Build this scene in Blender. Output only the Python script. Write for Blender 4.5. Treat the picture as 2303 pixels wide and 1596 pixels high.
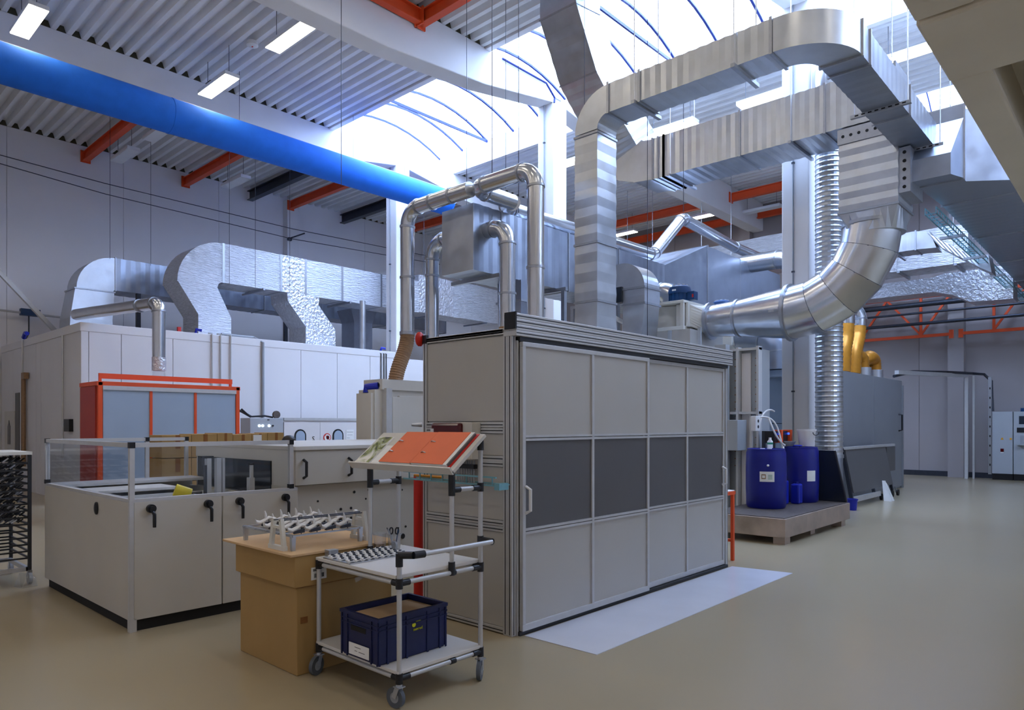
import bpy, bmesh, math, random
from math import sin, cos, tan, atan2, pi, radians, sqrt
from mathutils import Vector, Matrix

for o in list(bpy.data.objects): bpy.data.objects.remove(o)
scene = bpy.context.scene
C = scene.collection
ROOF = 9.72
random.seed(7)

# ---------------------------------------------------------------- camera
cam = bpy.data.cameras.new('camera'); camo = bpy.data.objects.new('camera', cam); C.objects.link(camo)
camo.location = (0, 0, 1.6); camo.rotation_euler = (radians(90), 0, radians(42.6 - 90))
cam.sensor_fit = 'HORIZONTAL'; cam.sensor_width = 36; cam.lens = 1574 * 36 / 2303
cam.shift_y = 157 / 2303; cam.clip_end = 200; cam.clip_start = .05
scene.camera = camo

# ---------------------------------------------------------------- sky, daylight portals, exposure
SKY = (0.50, 0.66, 1.0); SKY_STRENGTH = 13.5
LAMP_STRENGTH = 13.0
w = bpy.data.worlds.new('overcast_sky'); scene.world = w; w.use_nodes = True
bg = w.node_tree.nodes['Background']; bg.inputs[0].default_value = (*SKY, 1); bg.inputs[1].default_value = SKY_STRENGTH
for nm, x0, x1, y0, y1 in (('skylight_portal', 10.85, 15.3, -9, 17.3), ('skylight_portal', 19.36, 22.2, 1.8, 4.6)):
    l = bpy.data.lights.new(nm, 'AREA'); l.shape = 'RECTANGLE'; l.size = x1 - x0; l.size_y = y1 - y0
    l.cycles.is_portal = True
    o = bpy.data.objects.new(nm, l); o.location = ((x0 + x1) / 2, (y0 + y1) / 2, 10.3); C.objects.link(o)
vs = scene.view_settings
vs.view_transform = 'Standard'; vs.look = 'None'; vs.gamma = 1; vs.exposure = 0.42; vs.use_curve_mapping = False

# ---------------------------------------------------------------- materials
def lin(c): return tuple(((v / 255) / 12.92 if v / 255 <= .04045 else ((v / 255 + .055) / 1.055) ** 2.4) for v in c)
MATS = {}
def mat(name, col, rough=.5, metal=0, var=.06, vs=2.5, bump=0, bs=60, stretch=(1, 1, 1), spec=.5, coat=0, rvar=0, emit=0, alpha=None, ior=1.45):
    m = bpy.data.materials.new(name); m.use_nodes = True; MATS[name] = m
    nt = m.node_tree; b = nt.nodes['Principled BSDF']
    c = lin(col)
    tc = nt.nodes.new('ShaderNodeTexCoord'); mp = nt.nodes.new('ShaderNodeMapping'); mp.inputs['Scale'].default_value = stretch
    nt.links.new(tc.outputs['Object'], mp.inputs[0])
    n = nt.nodes.new('ShaderNodeTexNoise'); n.inputs['Scale'].default_value = vs; n.inputs['Detail'].default_value = 4
    nt.links.new(mp.outputs[0], n.inputs[0])
    r = nt.nodes.new('ShaderNodeValToRGB'); r.color_ramp.elements[0].position = .3; r.color_ramp.elements[1].position = .7
    r.color_ramp.elements[0].color = (*[v * (1 - var) for v in c], 1); r.color_ramp.elements[1].color = (*[min(1, v * (1 + var)) for v in c], 1)
    nt.links.new(n.outputs[0], r.inputs[0]); nt.links.new(r.outputs[0], b.inputs['Base Color'])
    b.inputs['Roughness'].default_value = rough; b.inputs['Metallic'].default_value = metal
    b.inputs['Specular IOR Level'].default_value = spec; b.inputs['Coat Weight'].default_value = coat; b.inputs['IOR'].default_value = ior
    if rvar:
        mr = nt.nodes.new('ShaderNodeMapRange'); mr.inputs['From Min'].default_value = .3; mr.inputs['From Max'].default_value = .7
        mr.inputs['To Min'].default_value = rough - rvar; mr.inputs['To Max'].default_value = rough + rvar
        nt.links.new(n.outputs[0], mr.inputs[0]); nt.links.new(mr.outputs[0], b.inputs['Roughness'])
    if bump:
        bdist = .06 if name.startswith('foil') else .01
        n2 = nt.nodes.new('ShaderNodeTexNoise'); n2.inputs['Scale'].default_value = bs; n2.inputs['Detail'].default_value = 3
        nt.links.new(mp.outputs[0], n2.inputs[0])
        bp = nt.nodes.new('ShaderNodeBump'); bp.inputs['Strength'].default_value = bump; bp.inputs['Distance'].default_value = bdist
        nt.links.new(n2.outputs[0], bp.inputs['Height']); nt.links.new(bp.outputs[0], b.inputs['Normal'])
    if emit:
        b.inputs['Emission Color'].default_value = (*c, 1); b.inputs['Emission Strength'].default_value = emit
    if alpha is not None:
        b.inputs['Alpha'].default_value = alpha
    return m
mat('floor_epoxy', (167, 153, 126), .24, 0, .03, .3, spec=.55)
mat('mat_white', (214, 216, 226), .16, 0, .04, 2)
mat('wall_paint', (234, 231, 232), .75, 0, .03, .6)
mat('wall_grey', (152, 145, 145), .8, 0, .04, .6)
mat('concrete_white', (230, 228, 228), .8, 0, .03, 1.2, .05, 30)
mat('concrete_beige', (222, 214, 197), .85, 0, .04, 2, .06, 40)
mat('deck_metal', (230, 230, 230), .5, 0, .04, 1.5)
mat('panel_white', (220, 217, 217), .5, 0, .03, .8)
mat('orange_paint', (226, 84, 38), .45, 0, .05, 3)
mat('red_paint', (196, 34, 22), .4, 0, .05, 3)
mat('red_side', (170, 52, 40), .5, 0, .04, 2)
mat('blue_fabric', (26, 108, 214), .8, 0, .06, 4, .12, 25)
mat('galv', (190, 194, 200), .34, .92, .08, 4, .015, 1.6, rvar=.06)
mat('galv_dark', (156, 163, 176), .36, .9, .08, 4, .015, 1.6, rvar=.06)
mat('galv_round', (206, 208, 212), .22, .95, .05, 6)
mat('flange', (168, 172, 180), .38, .9, .05, 20)
mat('foil', (216, 218, 224), .3, .75, .16, 14, 1.0, 11, stretch=(.5, .5, 4.5))  # streaky tone variation also mimics the shading of the wrinkles
mat('foil_plain', (216, 218, 224), .3, .75, .12, 10, .7, 14)
mat('alu', (196, 196, 196), .4, .3, .04, 12)
mat('alu_dark', (60, 62, 66), .5, .5, .05, 12)
mat('panel_greige', (184, 181, 175), .48, 0, .025, 1.5)
mat('panel_dark', (92, 91, 92), .42, 0, .03, 2)
mat('machine_beige', (192, 187, 177), .5, 0, .03, 2)
mat('machine_light', (204, 200, 192), .5, 0, .03, 2)
mat('black_plastic', (24, 26, 32), .4, 0, .1, 10)
mat('black_rubber', (20, 20, 22), .75, 0, .1, 10)
mat('wheel_grey', (86, 92, 100), .6, 0, .08, 12)
mat('steel_zinc', (186, 190, 196), .3, .9, .06, 20)
mat('dark_steel', (70, 74, 84), .4, .8, .08, 12)
mat('cardboard', (172, 138, 86), .85, 0, .06, 3, .1, 25, stretch=(1, 1, .3))
mat('cardboard_light', (206, 172, 130), .85, 0, .07, 4)
mat('cardboard_dark', (140, 92, 48), .85, 0, .06, 3)
mat('laminate', (216, 213, 208), .4, 0, .02, 3)
mat('navy_crate', (16, 26, 74), .45, 0, .12, 5)
mat('barrel_blue', (10, 22, 128), .38, 0, .08, 4)
mat('jerry_blue', (22, 40, 170), .4, 0, .08, 4)
mat('white_plastic', (226, 226, 226), .4, 0, .03, 6)
mat('grey_plastic', (150, 154, 160), .45, 0, .05, 6)
mat('cream_metal', (218, 216, 207), .45, 0, .03, 3)
mat('motor_blue', (12, 58, 104), .4, 0, .08, 8)
mat('cabinet_blue', (160, 176, 196), .35, 0, .03, 1.5, spec=.6)
mat('grey_cabinet', (168, 174, 180), .45, 0, .03, 2)
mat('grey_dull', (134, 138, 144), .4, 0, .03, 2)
mat('grey_light', (196, 198, 200), .4, 0, .03, 2)
mat('hose_brown', (150, 118, 88), .5, .3, .12, 20)
mat('hose_gold', (196, 132, 40), .35, .35, .1, 12)
mat('yellow_plastic', (230, 206, 30), .45, 0, .05, 8)
mat('folder_orange', (232, 112, 62), .55, 0, .03, 6)
mat('paper', (236, 236, 234), .7, 0, .02, 8)
mat('skin', (196, 140, 116), .55, 0, .05, 12)
mat('hair_dark', (34, 24, 20), .5, 0, .2, 40)
mat('shirt', (70, 78, 92), .8, 0, .08, 12)
mat('trousers', (40, 44, 56), .85, 0, .08, 12)
mat('screen_blue', (40, 80, 255), .3, 0, 0, 1, emit=2.5)
mat('led_white', (220, 240, 255), .3, 0, 0, 1, emit=3)
mat('red_dark', (80, 10, 14), .15, 0, .05, 5)
mat('green_plastic', (40, 140, 110), .5, 0, .05, 8)
mat('sign_yellow', (224, 160, 20), .5, 0, .03, 8)
mat('ink', (24, 26, 30), .6, 0, .02, 8)
mat('logo_yellow', (214, 216, 30), .5, 0, .03, 8)
mat('pallet_steel', (176, 160, 148), .38, .55, .22, 3.5, rvar=.1)
mat('grating', (96, 86, 80), .6, .4, .2, 20)
mat('glass_dark', (36, 44, 56), .08, 0, .05, 2)
mat('lamp_off', (226, 228, 232), .5, 0, .02, 4)
mat('lamp_on', (255, 242, 222), .5, 0, 0, 1, emit=LAMP_STRENGTH)
mat('skylight_steel', (28, 44, 112), .45, .3, .05, 6)
mat('foam_olive', (74, 70, 54), .9, 0, .1, 10)
mat('turquoise', (120, 170, 180), .35, .4, .08, 10)

def glassy(name, col, tr, rough=.05):
    m = bpy.data.materials.new(name); m.use_nodes = True; MATS[name] = m; nt = m.node_tree
    for n in list(nt.nodes): nt.nodes.remove(n)
    out = nt.nodes.new('ShaderNodeOutputMaterial'); mx = nt.nodes.new('ShaderNodeMixShader')
    t = nt.nodes.new('ShaderNodeBsdfTransparent'); t.inputs[0].default_value = (*lin(col), 1)
    g = nt.nodes.new('ShaderNodeBsdfGlossy'); g.inputs['Roughness'].default_value = rough; g.inputs[0].default_value = (.9, .9, .9, 1)
    lw = nt.nodes.new('ShaderNodeLayerWeight'); lw.inputs[0].default_value = .5
    pw = nt.nodes.new('ShaderNodeMath'); pw.operation = 'POWER'; pw.inputs[1].default_value = 5; nt.links.new(lw.outputs['Facing'], pw.inputs[0])
    ma = nt.nodes.new('ShaderNodeMath'); ma.operation = 'MULTIPLY_ADD'; ma.inputs[1].default_value = .35; ma.inputs[2].default_value = tr
    nt.links.new(pw.outputs[0], ma.inputs[0]); nt.links.new(ma.outputs[0], mx.inputs[0])
    nt.links.new(t.outputs[0], mx.inputs[1]); nt.links.new(g.outputs[0], mx.inputs[2]); nt.links.new(mx.outputs[0], out.inputs[0])
glassy('acrylic', (244, 246, 248), .02)
glassy('clear_plastic', (250, 251, 252), .10, .3)
def skypane(name):
    m = bpy.data.materials.new(name); m.use_nodes = True; MATS[name] = m; nt = m.node_tree
    for n in list(nt.nodes): nt.nodes.remove(n)
    out = nt.nodes.new('ShaderNodeOutputMaterial'); mx = nt.nodes.new('ShaderNodeMixShader'); mx.inputs[0].default_value = .3
    t = nt.nodes.new('ShaderNodeBsdfTransparent'); t.inputs[0].default_value = (.94, .97, 1, 1)
    s = nt.nodes.new('ShaderNodeBsdfTranslucent'); s.inputs[0].default_value = (.9, .94, 1, 1)
    nz = nt.nodes.new('ShaderNodeTexNoise'); nz.inputs['Scale'].default_value = .8
    mr = nt.nodes.new('ShaderNodeMapRange'); mr.inputs['To Min'].default_value = .22; mr.inputs['To Max'].default_value = .38
    nt.links.new(nz.outputs[0], mr.inputs[0]); nt.links.new(mr.outputs[0], mx.inputs[0])
    nt.links.new(t.outputs[0], mx.inputs[1]); nt.links.new(s.outputs[0], mx.inputs[2]); nt.links.new(mx.outputs[0], out.inputs[0])
skypane('polycarbonate')
def picture(name):
    m = mat(name, (226, 226, 214), .2, 0, 0, 3); nt = m.node_tree; b = nt.nodes['Principled BSDF']
    tc = nt.nodes.new('ShaderNodeTexCoord'); n = nt.nodes.new('ShaderNodeTexNoise'); n.inputs['Scale'].default_value = 9; n.inputs['Detail'].default_value = 8; n.inputs['Distortion'].default_value = 1.2
    r = nt.nodes.new('ShaderNodeValToRGB'); e = r.color_ramp.elements
    e[0].position = .36; e[0].color = (.02, .03, .01, 1); e[1].position = .62; e[1].color = (.8, .8, .72, 1)
    x = e.new(.46); x.color = (.22, .26, .05, 1)
    nt.links.new(tc.outputs['Object'], n.inputs[0]); nt.links.new(n.outputs[0], r.inputs[0]); nt.links.new(r.outputs[0], b.inputs['Base Color'])
picture('photo_print')

# ---------------------------------------------------------------- mesh builder
V = Vector
class MB:
    def __init__(s): s.v = []; s.f = []
    def add(s, vs, fs):
        k = len(s.v); s.v += [V(p) for p in vs]; s.f += [tuple(i + k for i in f) for f in fs]; return s
    def box(s, x0, y0, z0, x1, y1, z1):
        if x0 > x1: x0, x1 = x1, x0
        if y0 > y1: y0, y1 = y1, y0
        if z0 > z1: z0, z1 = z1, z0
        return s.add([(x0, y0, z0), (x1, y0, z0), (x1, y1, z0), (x0, y1, z0), (x0, y0, z1), (x1, y0, z1), (x1, y1, z1), (x0, y1, z1)],
                     [(0, 3, 2, 1), (4, 5, 6, 7), (0, 1, 5, 4), (1, 2, 6, 5), (2, 3, 7, 6), (3, 0, 4, 7)])
    def loft(s, rings, caps=True):
        n = len(rings[0]); k = len(s.v)
        for r in rings: s.v += [V(p) for p in r]
        for i in range(len(rings) - 1):
            for j in range(n):
                a = k + i * n + j; b = k + i * n + (j + 1) % n
                s.f.append((a, b, b + n, a + n))
        if caps:
            s.f.append(tuple(k + j for j in reversed(range(n)))); s.f.append(tuple(k + (len(rings) - 1) * n + j for j in range(n)))
        return s
    def bar(s, p, q, w, h=None, up=(0, 0, 1)):
        p = V(p); q = V(q); h = h or w; d = (q - p).normalized(); u = V(up)
        if abs(d.dot(u)) > .99: u = V((1, 0, 0))
        a = d.cross(u).normalized() * w / 2; b = a.cross(d).normalized() * h / 2
        return s.loft([[c - a - b, c + a - b, c + a + b, c - a + b] for c in (p, q)])
    def cyl(s, p, q, r0, r1=None, n=16, caps=True):
        p = V(p); q = V(q); r1 = r0 if r1 is None else r1; d = (q - p).normalized()
        u = V((0, 0, 1)) if abs(d.z) < .9 else V((1, 0, 0))
        a = d.cross(u).normalized(); b = d.cross(a)
        return s.loft([[c + (a * cos(t) + b * sin(t)) * r for t in [2 * pi * i / n for i in range(n)]] for c, r in ((p, r0), (q, r1))], caps)
    def tube(s, pts, r, n=12, caps=True):
        pts = [V(p) for p in pts]; rs = r if isinstance(r, (list, tuple)) else [r] * len(pts)
        d0 = (pts[1] - pts[0]).normalized(); u = V((0, 0, 1)) if abs(d0.z) < .9 else V((1, 0, 0)); a = d0.cross(u).normalized(); rings = []
        for i, p in enumerate(pts):
            d = (pts[min(i + 1, len(pts) - 1)] - pts[max(i - 1, 0)]).normalized()
            a = (a - d * a.dot(d)).normalized(); b = d.cross(a)
            rings.append([p + (a * cos(2 * pi * j / n) + b * sin(2 * pi * j / n)) * rs[i] for j in range(n)])
        return s.loft(rings, caps)
    def lathe(s, c, prof, n=20, axis='z'):
        c = V(c); rings = []
        for r, h in prof:
            ring = []
            for j in range(n):
                t = 2 * pi * j / n
                if axis == 'z': ring.append(c + V((r * cos(t), r * sin(t), h)))
                elif axis == 'y': ring.append(c + V((r * cos(t), h, r * sin(t))))
                else: ring.append(c + V((h, r * cos(t), r * sin(t))))
            rings.append(ring)
        return s.loft(rings)
    def prism(s, poly, axis, a, b):
        f = {'x': lambda p, t: (t, p[0], p[1]), 'y': lambda p, t: (p[0], t, p[1]), 'z': lambda p, t: (p[0], p[1], t)}[axis]
        return s.loft([[f(p, a) for p in poly], [f(p, b) for p in poly]])
    def ball(s, c, r, n=12, m=8, sc=(1, 1, 1)):
        c = V(c); rings = []
        for i in range(1, m):
            ph = -pi / 2 + pi * i / m
            rings.append([c + V((r * cos(ph) * cos(2 * pi * j / n) * sc[0], r * cos(ph) * sin(2 * pi * j / n) * sc[1], r * sin(ph) * sc[2])) for j in range(n)])
        return s.loft(rings)
    def xf(s, M): s.v = [M @ p for p in s.v]; return s
    def join(s, o): return s.add(o.v, o.f)
    def build(s, name, m, parent=None, bevel=0, smooth=None, local=False, label=None, kind=None):
        off = V((0, 0, 0))
        if parent is not None and not local:
            p = parent
            while p: off = off + p.location; p = p.parent
        me = bpy.data.meshes.new(name); me.from_pydata([tuple(p - off) for p in s.v], [], s.f)
        bm = bmesh.new(); bm.from_mesh(me); bmesh.ops.recalc_face_normals(bm, faces=bm.faces); bm.to_mesh(me); bm.free()
        if smooth:
            for p in me.polygons: p.use_smooth = True
            me.set_sharp_from_angle(angle=radians(smooth))
        me.materials.append(MATS[m]); o = bpy.data.objects.new(name, me); C.objects.link(o)
        if parent is not None: o.parent = parent
        if bevel:
            b = o.modifiers.new('bevel', 'BEVEL'); b.width = bevel; b.segments = 2; b.limit_method = 'ANGLE'
        if label: o['label'] = label
        if kind: o['kind'] = kind
        return o
def T(name, label, cat, loc=(0, 0, 0), group=None, rz=0):
    o = bpy.data.objects.new(name, None); C.objects.link(o); o.location = loc; o.rotation_euler = (0, 0, rz)
    o.empty_display_size = .2; o['label'] = label; o['category'] = cat
    if group: o['group'] = group
    return o
def tag(o, label, cat, group=None):
    o['label'] = label; o['category'] = cat
    if group: o['group'] = group
    return o
def struct(o): o['kind'] = 'structure'; return o
def dup(o, loc=None, rz=None, label=None, group=None, parent=None):
    c = o.copy(); C.objects.link(c)
    if parent is not None: c.parent = parent
    if loc is not None: c.location = loc
    if rz is not None: c.rotation_euler = (0, 0, rz)
    if label: c['label'] = label
    if group: c['group'] = group
    for ch in o.children: dup(ch, parent=c)
    return c
def part(parent, name, m, *boxes, bevel=0, **k):
    b = MB()
    for x in boxes: b.box(*x)
    return b.build(name, m, parent, bevel=bevel, **k)
def rect(c, u, v):
    c = V(c); u = V(u); v = V(v); return [c - u - v, c + u - v, c + u + v, c - u + v]
def duct(p0, p1, u, v, pitch=.17, bulge=.006):
    p0 = V(p0); p1 = V(p1); u = V(u); v = V(v); L = (p1 - p0).length; n = max(1, round(L / pitch)); r = []
    k1 = 1 + bulge / u.length; k2 = 1 + bulge / v.length
    for i in range(n):
        r.append(rect(p0.lerp(p1, i / n), u, v)); r.append(rect(p0.lerp(p1, (i + .5) / n), u * k1, v * k2))
    r.append(rect(p1, u, v))
    return MB().loft(r)
def rect_elbow(c, ru, tv, r, hw, side, a0=0, a1=pi / 2, n=8):
    c = V(c); ru = V(ru); tv = V(tv); rings = []
    for i in range(n + 1):
        a = a0 + (a1 - a0) * i / n; rad = ru * cos(a) + tv * sin(a); rings.append(rect(c + rad * r, rad * hw, side))
    return MB().loft(rings)
def flange(parent, c, u, v, axis, t=.035, e=.022, name='flange'):
    """raised joint frame around a rectangular duct"""
    c = V(c); u = V(u); v = V(v); ax = V(axis).normalized() * t / 2
    k1 = 1 + e / u.length; k2 = 1 + e / v.length
    return MB().loft([rect(c - ax, u * k1, v * k2), rect(c + ax, u * k1, v * k2)]).build(name, 'flange', parent)
def ring(parent, c, axis, r, t=.03, e=.012, m='flange', name='clamp'):
    c = V(c); a = V(axis).normalized() * t / 2
    return MB().cyl(c - a, c + a, r + e, n=24).build(name, m, parent, smooth=40)
def pipe(th, pts, r, bend, m='galv_round', clamps=True, n=24, sect='pipe_section', elb='elbow'):
    pts = [V(p) for p in pts]; cur = pts[0]
    for i in range(1, len(pts)):
        if i == len(pts) - 1: end = pts[i]; arc = None
        else:
            a = (pts[i] - pts[i - 1]).normalized(); b = (pts[i + 1] - pts[i]).normalized(); th_ = a.angle(b); t = bend * tan(th_ / 2)
            end = pts[i] - a * t; s2 = pts[i] + b * t
            nrm = (b - a * b.dot(a)).normalized(); cc = end + nrm * bend
            arc = [cc + (-nrm * cos(th_ * k / 8) + a * sin(th_ * k / 8)) * bend for k in range(9)]
        if (end - cur).length > .01: MB().cyl(cur, end, r, n=n).build(sect, m, th, smooth=40)
        if arc:
            MB().tube(arc, r * 1.003, n).build(elb, m, th, smooth=40)
            if clamps:
                ring(th, arc[0], arc[1] - arc[0], r); ring(th, arc[-1], arc[-1] - arc[-2], r)
            cur = arc[-1]
def wire(parent, p, q, r=.005, name='suspension_wire', m='dark_steel'):
    if q[2] == ROOF and any(y - .02 < q[1] < y + .48 for y in (16.64, 10.62, 4.64, -1.34)): q = (q[0], q[1], 8.7)
    return MB().cyl(p, q, r, n=6, caps=False).build(name, m, parent)
# ================================================================ SETTING
X0, X1, Y0, Y1 = -7.0, 25.2, -9.0, 23.0
struct(MB().box(X0 - .3, Y0 - .3, -.2, X1 + .3, Y1 + .3, 0).build('floor', 'floor_epoxy'))
# walls built of tall precast panels with recessed joints
def wall(name, axis, at, a0, a1, step, out, m='wall_paint'):
    core = MB(); d = .25 * out
    if axis == 'y': core.box(a0, at + d * .12, 0, a1, at + d, 10.6)
    else: core.box(at + d * .12, a0, 0, at + d, a1, 10.6)
    wl = struct(core.build(name, m))
    n = round((a1 - a0) / step); st = (a1 - a0) / n
    for i in range(n):
        p = a0 + i * st + .006; q = a0 + (i + 1) * st - .006
        if axis == 'y': part(wl, 'panel', m, (p, at, 0, q, at + d * .12, 10.6))
        else: part(wl, 'panel', m, (at, p, 0, at + d * .12, q, 10.6))
    return wl
wall('wall_left', 'y', Y1, X0, X1, 2.93, 1)
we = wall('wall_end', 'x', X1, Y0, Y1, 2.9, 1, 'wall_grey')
wall('wall_back', 'x', X0, Y0, Y1, 4, -1)
wall('wall_near', 'y', Y0, X0, X1, 4, -1)
struct(MB().box(X1 - .03, Y0, 0, X1, 16, .16).build('baseboard_end', 'dark_steel'))
# trapezoidal roof deck, ribs along Y
def deck(x0, x1, ya=None, yb=None):
    ya = Y0 if ya is None else ya; yb = Y1 if yb is None else yb
    n = round((x1 - x0) / .28); p = (x1 - x0) / n; pr = []
    for i in range(n):
        a = x0 + i * p; pr += [(a, ROOF), (a + .34 * p, ROOF), (a + .5 * p, ROOF + .135), (a + .84 * p, ROOF + .135)]
    pr += [(x1, ROOF)]
    m = MB()
    vs = [(a, y, z) for y in (ya, yb) for a, z in pr]; k = len(pr)
    return m.add(vs, [(i, i + 1, i + 1 + k, i + k) for i in range(k - 1)])
ce = struct(deck(X0, 10.85).build('ceiling', 'deck_metal'))
deck(15.3, 19.36).build('roof_sheet', 'deck_metal', ce); deck(23.8, X1).build('roof_sheet', 'deck_metal', ce)
deck(10.85, 15.3, 17.3, Y1).build('roof_sheet', 'deck_metal', ce); deck(19.36, 23.8, 4.6, Y1).build('roof_sheet', 'deck_metal', ce); deck(19.36, 23.8, Y0, 1.8).build('roof_sheet', 'deck_metal', ce); deck(22.2, 23.8, 1.8, 4.6).build('roof_sheet', 'deck_metal', ce)
part(ce, 'roof_slab', 'concrete_white', (X0 - .3, Y0 - .3, 9.95, 10.7, Y1 + .3, 10.2), (15.45, Y0 - .3, 9.95, 19.2, Y1 + .3, 10.2), (23.95, Y0 - .3, 9.95, X1 + .3, Y1 + .3, 10.2), (10.7, 17.45, 9.95, 15.45, Y1 + .3, 10.2), (19.2, 4.75, 9.95, 23.95, Y1 + .3, 10.2), (19.2, Y0 - .3, 9.95, 23.95, 1.65, 10.2), (22.35, 1.65, 9.95, 23.95, 4.75, 10.2))
for y in (Y1 - .02, 16.66, 10.64, 4.66): part(ce, 'foam_closure', 'foam_olive', (X0, y, ROOF, 10.85, y + .02, ROOF + .14), (15.3, y, ROOF, 19.36, y + .02, ROOF + .14))
# barrel-vault skylights
def skylight(name, x0, x1, Y0, Yb):
    wd = struct(MB().box(x0 - .15, Y0, ROOF - .04, x0, Yb, 10.35).box(x1, Y0, ROOF - .04, x1 + .15, Yb, 10.35).box(x0 - .15, Yb, ROOF - .04, x1 + .15, Yb + .15, 11.0).box(x0 - .15, Y0 - .15, ROOF - .04, x1 + .15, Y0, 11.0).build(name, 'concrete_white'))
    cx = (x0 + x1) / 2; hw = (x1 - x0) / 2; rise = .55; R = (hw * hw + rise * rise) / (2 * rise); a1 = math.asin(hw / R); zc = 10.33 + rise - R
    N = 10; st = 1.066; n = int((Yb - Y0) / st); st = (Yb - Y0) / n
    P = [(cx + R * sin(-a1 + 2 * a1 * i / N), zc + R * cos(-a1 + 2 * a1 * i / N)) for i in range(N + 1)]
    pm = MB().add([(x, y, z) for y in (0, st) for x, z in P], [(i, i + 1, i + 1 + N + 1, i + N + 1) for i in range(N)]).build('pane', 'polycarbonate', wd, local=True, smooth=60)
    bm_ = MB().loft([[(x, -.028, z - .05), (x, .028, z - .05), (x, .028, z), (x, -.028, z)] for x, z in P]).build('glazing_bar', 'skylight_steel', wd, local=True)
    for k in range(n + 1):
        y = Y0 + k * st
        if k: 
            a = pm.copy(); b = bm_.copy()
            if k < n: C.objects.link(a)
            C.objects.link(b)
        else: a, b = pm, bm_
        a.location.y = y; b.location.y = y
        if k % 3 == 1:
            MB().bar((x0, y, 10.3), (x1, y, 10.3), .05, .07).build('tie_bar', 'skylight_steel', wd)
        if k % 3 == 2 and k < n: MB().bar((cx - .9, y, zc + R * cos(.9 / R) - .06), (cx - .9, y + st, zc + R * cos(.9 / R) - .06), .03).build('opening_rail', 'skylight_steel', wd)
    return wd
skylight('window_1', 10.85, 15.3, Y0, 17.3)
skylight('window_2', 19.36, 22.2, 1.8, 4.6)
# end-wall pilasters and pilaster on the long wall
for i, y in enumerate((4.28, 11.0)):
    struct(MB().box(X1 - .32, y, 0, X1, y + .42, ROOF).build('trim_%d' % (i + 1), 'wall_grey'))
struct(MB().prism([(12.9, 0), (13.35, 0), (13.35, 9.3), (13.1, 9.6), (12.9, 9.6)], 'y', Y1 - .3, Y1).build('trim_3', 'concrete_white'))

# ---------------------------------------------------------------- columns and roof beams
for y, lab in ((16.63, 'white concrete column rising behind the white booth beside the blue duct'), (10.6, 'white concrete column standing behind the twin steel pipes'), (4.63, 'white concrete column standing behind the two blue barrels')):
    t = T('concrete_column', lab, 'column', (13.25, y + .25, 0), 'roof columns')
    part(t, 'shaft', 'concrete_white', (13.0, y, 0, 13.5, y + .5, 9.42), bevel=.02)
    MB().tube([(12.985, y + .28, .05), (12.985, y + .28, 9.4)], .016, 8).build('conduit', 'grey_plastic', t)
    for z in (2.2, 4.4, 6.4, 8.4): MB().box(12.96, y + .255, z, 13.0, y + .305, z + .03).build('conduit_clip', 'dark_steel', t)
prof = [(X0, 8.5), (8.1, 8.7), (10.7, 8.93), (13.1, 9.34), (13.1, 9.5), (12.72, ROOF), (X0, ROOF)]
prof2 = [(13.4, 9.34), (15.8, 8.95), (18, 8.72), (X1, 8.72), (X1, ROOF), (13.8, ROOF), (13.4, 9.5)]
for y, la, lb in ((16.64, 'white tapered concrete roof beam above the blue air duct', 'white concrete roof beam continuing past the column behind the foil duct'),
                  (10.62, 'deep white tapered concrete roof beam under the orange purlins', 'white concrete roof beam seen below the galvanised overhead duct'),
                  (4.64, 'white concrete roof beam running to the column behind the barrels', 'white concrete roof beam beyond the column behind the barrels'),
                  (-1.34, 'white concrete roof beam over the entrance side of the hall', None)):
    tag(MB().prism(prof, 'y', y, y + .46).build('roof_beam', 'concrete_white', bevel=.02), la, 'beam', 'concrete roof beams')
    if lb: tag(MB().prism(prof2, 'y', y, y + .46).build('roof_beam', 'concrete_white', bevel=.02), lb, 'beam', 'concrete roof beams')
tag(MB().tube([(11.2, 10.58, 9.66), (12.7, 10.58, 9.66), (13.02, 10.58, 9.42), (13.0, 10.58, 9.3)], .025, 8).build('conduit_pipe', 'skylight_steel'), 'thin blue-grey conduit along the end of the deep roof beam', 'conduit')
def ibeam(p, q, w=.16, h=.24):
    p = V(p); q = V(q); m = MB(); z = V((0, 0, 1))
    m.bar(p + z * h / 2, q + z * h / 2, w, .025); m.bar(p - z * h / 2, q - z * h / 2, w, .025); m.bar(p, q, .02, h); return m
def purlin(p, q, lab):
    t = T('roof_purlin', lab, 'steel beam', p, 'orange roof purlins')
    ibeam(p, q).build('i_beam', 'orange_paint', t)
    d = (V(q) - V(p)).normalized()
    for c in (p, q):
        c = V(c); MB().bar(c - d * .015, c + d * .015, .26, .34).build('end_plate', 'orange_paint', t)
purlin((6.6, 22.95, 9.4), (6.6, 17.12, 9.4), 'orange steel purlin from the long wall to the beam, over the shorter foil elbow')
purlin((9.46, 22.95, 9.4), (9.46, 17.12, 9.4), 'orange steel purlin beside the hanging unlit lamp tray on the long wall')
purlin((13.0, 22.65, 9.4), (13.0, 17.2, 9.4), 'orange steel purlin meeting the pilaster on the long wall')
purlin((17.8, 22.95, 9.4), (17.8, 17.2, 9.4), 'orange steel purlin glimpsed behind the foil duct and steel pipe')
purlin((22.5, 16.6, 9.3), (22.5, 11.1, 9.3), 'orange steel purlin behind the tall grey duct, between the far beam and the foil duct')
purlin((22.5, 10.6, 9.3), (22.5, 5.1, 9.3), 'orange steel purlin between the far beam and the barrel-side column')
purlin((24.7, 16.6, 9.2), (24.7, 5.1, 9.2), 'orange steel purlin close to the end wall')
purlin((8.85, 10.58, 9.5), (8.85, 5.12, 9.5), 'orange steel purlin resting on the deep roof beam')
purlin((5.0, 10.5, 9.5), (8.76, 10.5, 9.5), 'orange steel purlin lying along the deep roof beam')

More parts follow.
